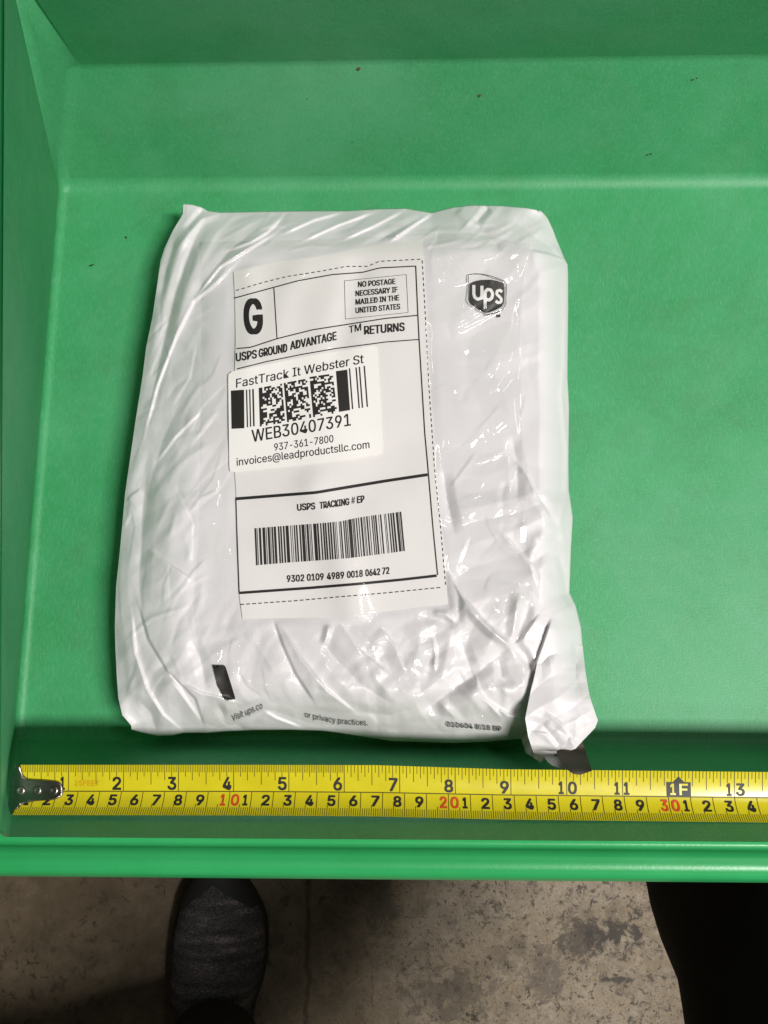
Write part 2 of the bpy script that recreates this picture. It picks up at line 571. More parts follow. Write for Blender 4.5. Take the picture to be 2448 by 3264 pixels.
# creases: polyline, height in mm, width in px, kind (r soft ridge, k sharp crest, s fold with one steep side)
CR = [
 # top-left corner fan
 ([(640, 675), (575, 790), (520, 960), (480, 1150)], 1.6, 28, 'r'),
 ([(655, 690), (610, 790), (560, 930), (515, 1120), (470, 1330)], -1.5, 20, 'k'),
 ([(720, 690), (640, 800), (590, 930), (540, 1080)], 1.5, 26, 'r'),
 ([(760, 830), (690, 900), (615, 960), (560, 1070), (500, 1230), (455, 1400)], 1.5, 22, 's'),
 ([(830, 720), (730, 800), (650, 900), (600, 980)], -1.2, 18, 'k'),
 ([(880, 740), (780, 800), (700, 850), (620, 950)], 1.3, 22, 's'),
 ([(650, 665), (620, 700), (590, 735)], -1.4, 12, 'k'),
 ([(700, 680), (640, 700), (605, 740), (560, 800)], 1.2, 14, 'k'),
 ([(900, 690), (850, 740), (800, 770), (720, 800)], 1.2, 20, 's'),
 ([(560, 760), (530, 860), (510, 960)], -1.0, 12, 'k'),
 # top edge diagonals
 ([(1090, 675), (1000, 700), (900, 745)], 1.1, 20, 's'),
 ([(1200, 672), (1080, 715), (960, 770)], 1.2, 20, 's'),
 ([(1290, 668), (1190, 720), (1090, 765)], 1.2, 22, 's'),
 ([(1375, 680), (1320, 715), (1240, 770)], 2.2, 20, 's'),
 ([(1375, 680), (1290, 720), (1180, 780)], -1.2, 14, 'k'),
 ([(1560, 660), (1525, 700), (1510, 712)], -2.0, 14, 'k'),
 ([(1510, 710), (1540, 740), (1600, 800)], -1.4, 22, 'k'),
 ([(1460, 665), (1490, 700), (1505, 715)], 1.3, 20, 'r'),
 ([(1600, 665), (1680, 700), (1740, 760)], 1.2, 30, 'r'),
 ([(1640, 700), (1720, 770), (1780, 800)], -1.0, 22, 'k'),
 ([(1690, 800), (1750, 812), (1806, 832)], 1.6, 16, 's'),
 ([(1760, 780), (1775, 800), (1800, 830)], 1.4, 10, 'k'),
 # right edge
 ([(1800, 860), (1802, 1000), (1800, 1150), (1790, 1260), (1808, 1440), (1805, 1560), (1785, 1660), (1800, 1750)], 1.3, 10, 'k'),
 ([(1640, 1470), (1680, 1510), (1720, 1600), (1760, 1660)], 1.6, 18, 's'),
 ([(1700, 1560), (1740, 1620), (1770, 1680)], -1.2, 16, 'k'),
 ([(1630, 1390), (1650, 1480), (1650, 1600)], -0.8, 20, 'k'),
 ([(1790, 1700), (1740, 1760), (1700, 1790)], -1.6, 22, 'k'),
 ([(1745, 1700), (1710, 1720), (1690, 1790)], 1.2, 20, 'r'),
 ([(1780, 1760), (1800, 1850), (1815, 1930)], -1.3, 14, 'k'),
 ([(1600, 1700), (1690, 1800), (1710, 1860)], 1.2, 18, 's'),
 # lower right crumple
 ([(1410, 1500), (1425, 1600), (1450, 1700)], -1.6, 22, 'k'),
 ([(1425, 1820), (1480, 1910), (1540, 1980), (1625, 2060)], 2.4, 26, 's'),
 ([(1640, 2070), (1560, 2010), (1490, 1940)], 1.6, 14, 'k'),
 ([(1655, 1890), (1640, 1990), (1632, 2060)], 1.8, 18, 'k'),
 ([(1690, 1920), (1660, 2010), (1635, 2065)], -1.6, 16, 'k'),
 ([(1632, 2062), (1660, 2040), (1720, 1960)], 1.4, 18, 's'),
 ([(1700, 2140), (1670, 2080), (1640, 2060)], -1.8, 14, 'k'),
 ([(1700, 2140), (1730, 2060), (1760, 1970)], 2.2, 22, 's'),
 ([(1705, 2142), (1690, 2200), (1672, 2300)], -3.0, 16, 'k'),
 ([(1470, 2050), (1500, 2130), (1520, 2180), (1560, 2250)], -1.4, 20, 'k'),
 ([(1515, 2155), (1430, 2210), (1340, 2270)], -3.2, 34, 'k'),
 ([(1515, 2155), (1560, 2110), (1620, 2065)], -1.4, 22, 'k'),
 ([(1515, 2155), (1530, 2210), (1600, 2290)], 1.8, 20, 's'),
 ([(1400, 2235), (1450, 2290), (1470, 2340)], 1.5, 18, 'k'),
 ([(1560, 2240), (1620, 2280), (1670, 2290)], 1.8, 16, 's'),
 ([(1620, 2170), (1615, 2230), (1600, 2290)], 1.4, 20, 'r'),
 ([(1590, 2100), (1600, 2160), (1640, 2200)], -1.2, 16, 'k'),
 ([(1335, 1960), (1400, 1975), (1460, 1990)], -1.4, 16, 'k'),
 ([(1455, 1990), (1420, 1960), (1380, 1950)], 1.1, 12, 'k'),
 ([(1465, 1990), (1460, 1900), (1440, 1840)], -1.0, 14, 'k'),
 ([(1380, 2030), (1390, 2090), (1385, 2140)], 1.2, 12, 's'),
 # below the label
 ([(870, 1975), (900, 2060), (940, 2150), (1000, 2240)], -1.6, 16, 's'),
 ([(900, 2000), (960, 2100), (1040, 2200), (1130, 2270)], 1.7, 24, 's'),
 ([(1010, 2020), (1070, 2100), (1150, 2180), (1260, 2250)], -1.4, 30, 'k'),
 ([(1050, 1990), (1040, 2030), (1030, 2060)], 1.2, 12, 'k'),
 ([(1085, 1990), (1150, 2080), (1240, 2150)], 1.2, 26, 's'),
 ([(1210, 2000), (1260, 2060), (1290, 2140)], 1.0, 24, 's'),
 ([(1330, 2250), (1250, 2280), (1150, 2270)], -1.0, 20, 'k'),
 # left side long soft folds
 ([(590, 1250), (520, 1400), (470, 1570), (455, 1720)], -1.3, 40, 'k'),
 ([(640, 1310), (560, 1390), (500, 1470)], 0.9, 24, 's'),
 ([(470, 1500), (455, 1620), (450, 1750), (440, 1930)], -1.4, 26, 'k'),
 ([(470, 1750), (540, 1800), (610, 1850)], 1.2, 22, 's'),
 ([(600, 1600), (550, 1680), (520, 1760)], 0.9, 26, 'r'),
 ([(440, 1930), (470, 2040), (530, 2140), (620, 2230), (650, 2320)], -1.7, 24, 's'),
 ([(420, 1960), (430, 2080), (470, 2200), (520, 2280), (580, 2330)], 1.6, 26, 's'),
 ([(520, 2120), (570, 2200), (640, 2300)], 1.3, 20, 's'),
 ([(440, 2230), (480, 2270), (500, 2335)], -1.2, 18, 'k'),
 ([(610, 2040), (640, 2100), (660, 2200)], -0.9, 20, 'k'),
 ([(590, 2180), (640, 2210), (690, 2220), (760, 2240)], 1.2, 14, 's'),
 ([(690, 2240), (720, 2290), (790, 2330)], -1.4, 14, 'k'),
 ([(830, 2260), (880, 2290), (960, 2320)], 1.4, 14, 's'),
 ([(400, 2200), (440, 2210), (470, 2260)], 0.8, 20, 'r'),
 ([(405, 1600), (420, 1580), (450, 1560)], 0.7, 12, 's'),
]

def crease_sum(px, py, lst):
    h = np.zeros(px.shape)
    for poly, amp, w, kind in lst:
        p = np.asarray(poly, float)
        pad = w * 4
        msk = (px > p[:, 0].min() - pad) & (px < p[:, 0].max() + pad) & (py > p[:, 1].min() - pad) & (py < p[:, 1].max() + pad)
        if not msk.any():
            continue
        x, y = px[msk], py[msk]
        d, s, f = pdist(x, y, poly)
        tap = np.clip(np.sin(np.pi * np.clip(f, 0.0, 1.0)) * 1.6 + 0.12, 0, 1)
        a = amp * 0.001 * tap
        if kind == 'r':
            v_ = a * np.exp(-(d / w) ** 2)
        elif kind == 'k':
            v_ = a * (np.clip(1 - d / (w * 1.5), 0, 1) ** 1.25)
        else:
            ds = d * s
            v_ = np.where(ds >= 0, a * np.exp(-ds / (w * 1.7)), a * np.clip(1 + ds / 6.5, 0, 1))
        h[msk] += v_
    return h

def rand_creases(seed, n, box, lmin, lmax, ang, spread, amin, amax, wmin, wmax):
    r = random.Random(seed)
    out = []
    for _ in range(n):
        x, y = r.uniform(box[0], box[2]), r.uniform(box[1], box[3])
        L = r.uniform(lmin, lmax)
        a = math.radians(ang + r.uniform(-spread, spread))
        b = a + r.uniform(-0.5, 0.5)
        p1 = (x + math.cos(a) * L / 2, y - math.sin(a) * L / 2)
        p2 = (p1[0] + math.cos(b) * L / 2, p1[1] - math.sin(b) * L / 2)
        out.append(([(x, y), p1, p2], r.choice((-1, 1)) * r.uniform(amin, amax), r.uniform(wmin, wmax), r.choice('kks')))
    return out
CR2 = (rand_creases(3, 90, (380, 700, 640, 2300), 70, 260, 68, 28, 0.16, 0.55, 6, 16)
       + rand_creases(4, 60, (560, 660, 1780, 800), 60, 200, 28, 25, 0.18, 0.55, 5, 14)
       + rand_creases(5, 26, (1380, 1300, 1850, 2330), 40, 160, 60, 90, 0.15, 0.5, 8, 20)
       + rand_creases(6, 26, (700, 1980, 1700, 2340), 40, 170, -50, 50, 0.15, 0.45, 8, 20)
       + rand_creases(8, 16, (1380, 760, 1800, 1300), 40, 160, 60, 60, 0.08, 0.25, 8, 20))

LABEL = [(744, 866), (820, 848), (891, 832), (987, 822), (1084, 803), (1132, 793), (1204, 781), (1252, 774), (1347, 770),
         (1351, 827), (1361, 1025), (1373, 1256), (1388, 1489), (1407, 1662), (1421, 1836), (1428, 1925),
         (1325, 1937), (1253, 1947), (1175, 1955), (1173, 1967), (1060, 1968), (843, 1971), (773, 1973),
         (763, 1898), (754, 1595), (749, 1513), (748, 1200), (751, 1087), (749, 952)]
def in_poly(px, py, poly):
    p = np.asarray(poly, float)
    ins = np.zeros(px.shape, bool)
    j = len(p) - 1
    for i in range(len(p)):
        xi, yi = p[i]; xj, yj = p[j]
        c_ = ((yi > py) != (yj > py)) & (px < (xj - xi) * (py - yi) / (yj - yi + 1e-12) + xi)
        ins ^= c_
        j = i
    return ins
def facets(px, py, seed, n_, lam, amp):
    """crumpled film: flat facets meeting in sharp irregular creases"""
    r = np.random.RandomState(seed)
    h = np.zeros(px.shape)
    for k in range(n_):
        a = r.uniform(0, math.pi)
        l_ = lam * r.uniform(0.7, 1.5)
        wx = vnoise(px, py, l_ * 2.0, seed * 13 + k) * 0.6 + vnoise(px, py, l_ * 0.7, seed * 17 + k) * 0.07
        ph = (px * math.cos(a) + py * math.sin(a)) / l_ + wx + r.uniform(0, 1)
        tri = np.abs(ph - np.floor(ph) - 0.5) * 2
        msk = sstep(vnoise(px, py, l_ * 1.7, seed * 29 + k) * 1.3 + 0.45)
        h += amp * (l_ / lam) * (tri - 0.5) * msk
    return h
def zone(px, py):
    """how crumpled each part of the mailer is"""
    right = sstep((px - 1380) / 120) * (0.45 + 0.55 * sstep((py - 1300) / 350))
    low = sstep((py - 1950) / 120) * (0.35 + 0.65 * sstep((px - 900) / 500))
    top = 0.45 * sstep((820 - py) / 60)
    return np.maximum.reduce([right, low, top, np.full(px.shape, 0.22)])
def label_mask(px, py, soft=45):
    d = pdist(px, py, LABEL + LABEL[:1])[0]
    sd = np.where(in_poly(px, py, LABEL), d, -d)
    return sstep(sd / soft + 0.7)

def notice_mask(px, py):
    """the film lies flatter where its seam is printed"""
    d = np.minimum.reduce([pdist(px, py, b_)[0] for b_ in ([(741, 2291), (838, 2250)], [(972, 2278), (1173, 2306)], [(1424, 2310), (1598, 2325)])])
    return 1 - sstep((d - 14) / 22)
def h_label0(px, py):
    h = H0(px, py)
    # gentle buckles of the paper
    h = h + 0.0024 * np.exp(-(pdist(px, py, [(1000, 1560), (1070, 1700), (1130, 1960)])[0] / 60) ** 2)
    h = h - 0.0016 * np.exp(-(pdist(px, py, [(1140, 870), (1120, 960), (1080, 1110)])[0] / 45) ** 2)
    h = h + 0.0014 * np.exp(-(pdist(px, py, [(790, 870), (800, 1000), (790, 1150)])[0] / 40) ** 2)
    h = h + 0.0012 * np.exp(-(pdist(px, py, [(960, 850), (900, 950), (860, 1130)])[0] / 50) ** 2)
    h = h + 0.0008 * vnoise(px, py, 160, 17)
    return h
def h_bag(px, py):
    lm = label_mask(px, py)
    h = H0(px, py)
    fine = 1.4 * crease_sum(px, py, CR) + 1.0 * crease_sum(px, py, CR2) + 0.0001 * fbm(px, py, 160, 21, 2) + facets(px, py, 3, 5, 190, 0.0016) * zone(px, py) + facets(px, py, 5, 5, 75, 0.00042) * np.maximum(0.6 * sstep((700 - px) / 80), sstep((py - 1850) / 150))
    fine = fine * (1 - 0.85 * notice_mask(px, py))
    return h + fine * (1 - lm) + (h_label0(px, py) - H0(px, py) - 0.0003) * lm
def h_label(px, py):
    return h_label0(px, py) + 0.0006
STB = [(727, 1186), (731, 1507), (920, 1487), (1100, 1467), (1221, 1446), (1203, 1099), (987, 1133), (843, 1163)]
def stick_mask(px, py):
    d = pdist(px, py, STB + STB[:1])[0]
    sd = np.where(in_poly(px, py, STB), d, -d)
    return sstep(sd / 40 + 1.0)
def h_stick(px, py):
    return h_label(px, py) + 0.0008

def coons_mesh(name, bnd, nu, nv, hfun, material, parent, skirt=False):
    X, Y = coons(*bnd, nu, nv)
    h = hfun(X, Y)
    P = U(X, Y, TZ + h).reshape(-1, 3)
    faces = grid_faces(nu, nv)
    if skirt:
        idx = np.arange(nu * nv).reshape(nv, nu)
        loop = np.r_[idx[0, :], idx[1:, -1], idx[-1, -2::-1], idx[-2:0, 0]]
        c0 = P.mean(0)
        base = P[loop].copy()
        inw = c0 - base
        inw[:, 2] = 0
        inw /= np.linalg.norm(inw, axis=1)[:, None]
        mid = base + inw * 0.003
        mid[:, 2] = TZ + (base[:, 2] - TZ) * 0.45
        low = base + inw * 0.010
        low[:, 2] = TZ + 0.0012
        n0 = len(P)
        L = len(loop)
        P = np.vstack([P, mid, low])
        fs = [tuple(f) for f in faces]
        for k in range(L):
            j = (k + 1) % L
            fs.append((loop[k], loop[j], n0 + j, n0 + k))
            fs.append((n0 + k, n0 + j, n0 + L + j, n0 + L + k))
        fs.append(tuple(range(n0 + L, n0 + 2 * L)))
        faces = fs
    return obj(name, P, faces, material, parent, True)

base_c = U(1100, 1500, TZ)
parcel = thing('parcel', 'white plastic mailer parcel with shipping label lying in the green tray', 'parcel', tuple(base_c))
coons_mesh('mailer_bag', (BT, BB, BL, BR_), 380, 470, h_bag, M_BAG, parcel, True)

# loose corner of the mailer at the lower right
FT_ = [(1722, 2055), (1790, 2050), (1857, 2058)]
FR_ = [(1857, 2058), (1866, 2140), (1880, 2220), (1900, 2280), (1906, 2296), (1897, 2320), (1857, 2362)]
FL_ = [(1722, 2055), (1706, 2145), (1692, 2200), (1674, 2290), (1684, 2350), (1700, 2398), (1720, 2431)]
FB_ = [(1720, 2431), (1752, 2416), (1785, 2406), (1835, 2386), (1857, 2362)]
FCR = [([(1706, 2145), (1760, 2200), (1800, 2300)], 0.9, 40, 'r'),
       ([(1674, 2295), (1730, 2310), (1790, 2380)], -1.4, 14, 'k'),
       ([(1690, 2330), (1740, 2340), (1785, 2400)], 1.2, 12, 's'),
       ([(1740, 2270), (1790, 2310), (1835, 2380)], 1.4, 18, 's'),
       ([(1750, 2310), (1800, 2340), (1850, 2355)], -1.0, 14, 'k'),
       ([(1860, 2080), (1830, 2130), (1850, 2220), (1880, 2290)], -1.0, 16, 'k'),
       ([(1720, 2120), (1770, 2050)], -1.0, 18, 'k')]
def h_flap(px, py):
    t = sstep((py - 2060) / 190.0)
    hb = H0(np.minimum(px, 1835), np.minimum(py, 2190)) - 0.0010 + 0.0022 * sstep((py - 2052) / 70.0)
    base = hb * (1 - t) + t * (0.044 - 0.004 * sstep((py - 2280) / 150))
    edge = 0.006 * np.clip(1 - pdist(px, py, FR_)[0] / 40, 0, 1) ** 2
    return base - edge * (1 - 0.4 * t) + crease_sum(px, py, FCR) + facets(px, py, 14, 4, 80, 0.0009)
coons_mesh('corner_flap', (FT_, FB_, FL_, FR_), 80, 130, h_flap, M_BAG, parcel)
# dark grey end of the closing strip, curling out below the corner
coons_mesh('closing_strip', ([(1772, 2392), (1850, 2345)], [(1806, 2452), (1826, 2467), (1850, 2470), (1887, 2457)],
           [(1772, 2392), (1786, 2425), (1806, 2452)], [(1850, 2345), (1870, 2405), (1887, 2457)]), 24, 24,
           lambda x, y: 0.0385 + 0.032 * sstep((y - 2380) / 85) + 0.001 * np.sin((x - 1770) / 22.0), M_BAGIN, parcel, False)
coons_mesh('strip_backing', ([(1735, 2412), (1790, 2392)], [(1760, 2440), (1784, 2450), (1804, 2456)],
           [(1735, 2412), (1745, 2428), (1760, 2440)], [(1790, 2392), (1792, 2425), (1804, 2456)]), 16, 16,
           lambda x, y: 0.036 + 0.016 * sstep((y - 2385) / 70), M_BAGPALE, parcel, False)
coons_mesh('lower_fold', ([(1655, 2330), (1690, 2340)], [(1676, 2400), (1700, 2414), (1716, 2426)],
           [(1655, 2330), (1664, 2362), (1676, 2400)], [(1690, 2340), (1702, 2385), (1716, 2426)]), 14, 18,
           lambda x, y: 0.018 + 0.016 * sstep((x - 1660) / 50) + 0.002 * np.sin((x + y) / 9.0), M_BAG, parcel, False)

# shipping label
LT = LABEL[0:9]
LR = LABEL[8:16]
LB = [LABEL[i] for i in (22, 21, 20, 19, 18, 17, 16, 15)]
LL = [LABEL[0]] + [LABEL[i] for i in (28, 27, 26, 25, 24, 23, 22)]
label = coons_mesh('shipping_label', (LT, LB, LL, LR), 90, 150, h_label, M_PAPER, parcel)

def print_mesh(name, polys, hfun, material, parent, lift=0.00015):
    """polys: list of (pts Nx2, faces)"""
    V, Fc = [], []
    k = 0
    for pts, fs in polys:
        V.append(np.asarray(pts, float))
        Fc += [tuple(i + k for i in f) for f in fs]
        k += len(pts)
    V = np.vstack(V)
    h = hfun(V[:, 0], V[:, 1])
    return obj(name, U(V[:, 0], V[:, 1], TZ + h + lift), Fc, material, parent)

def ribbon(pts, w, step=14):
    """thin printed line of width w px"""
    p = np.asarray(pts, float)
    L = np.hypot(*np.diff(p, axis=0).T).sum()
    n_ = max(2, int(L / step) + 1)
    q = resample(p, n_)
    d = np.gradient(q, axis=0)
    d /= np.linalg.norm(d, axis=1)[:, None] + 1e-9
    nn = np.stack([-d[:, 1], d[:, 0]], -1) * w / 2
    V = np.vstack([q + nn, q - nn])
    return V, [(i, i + 1, n_ + i + 1, n_ + i) for i in range(n_ - 1)]

def dashes(pts, w, on, off):
    p = np.asarray(pts, float)
    L = np.hypot(*np.diff(p, axis=0).T).sum()
    q = resample(p, int(L) + 1)
    out = []
    k = 0
    while k + on < len(q):
        out.append(ribbon(q[k:k + int(on) + 1], w))
        k += int(on + off)
    return out

def quad(a, b, c_, d, nx=2, ny=2):
    a, b, c_, d = [np.array(t, float) for t in (a, b, c_, d)]
    V = []
    for j in range(ny):
        for i in range(nx):
            u, v_ = i / (nx - 1), j / (ny - 1)
            V.append((1 - v_) * ((1 - u) * a + u * b) + v_ * ((1 - u) * d + u * c_))
    F_ = [(j * nx + i, j * nx + i + 1, (j + 1) * nx + i + 1, (j + 1) * nx + i) for j in range(ny - 1) for i in range(nx - 1)]
    return np.array(V), F_

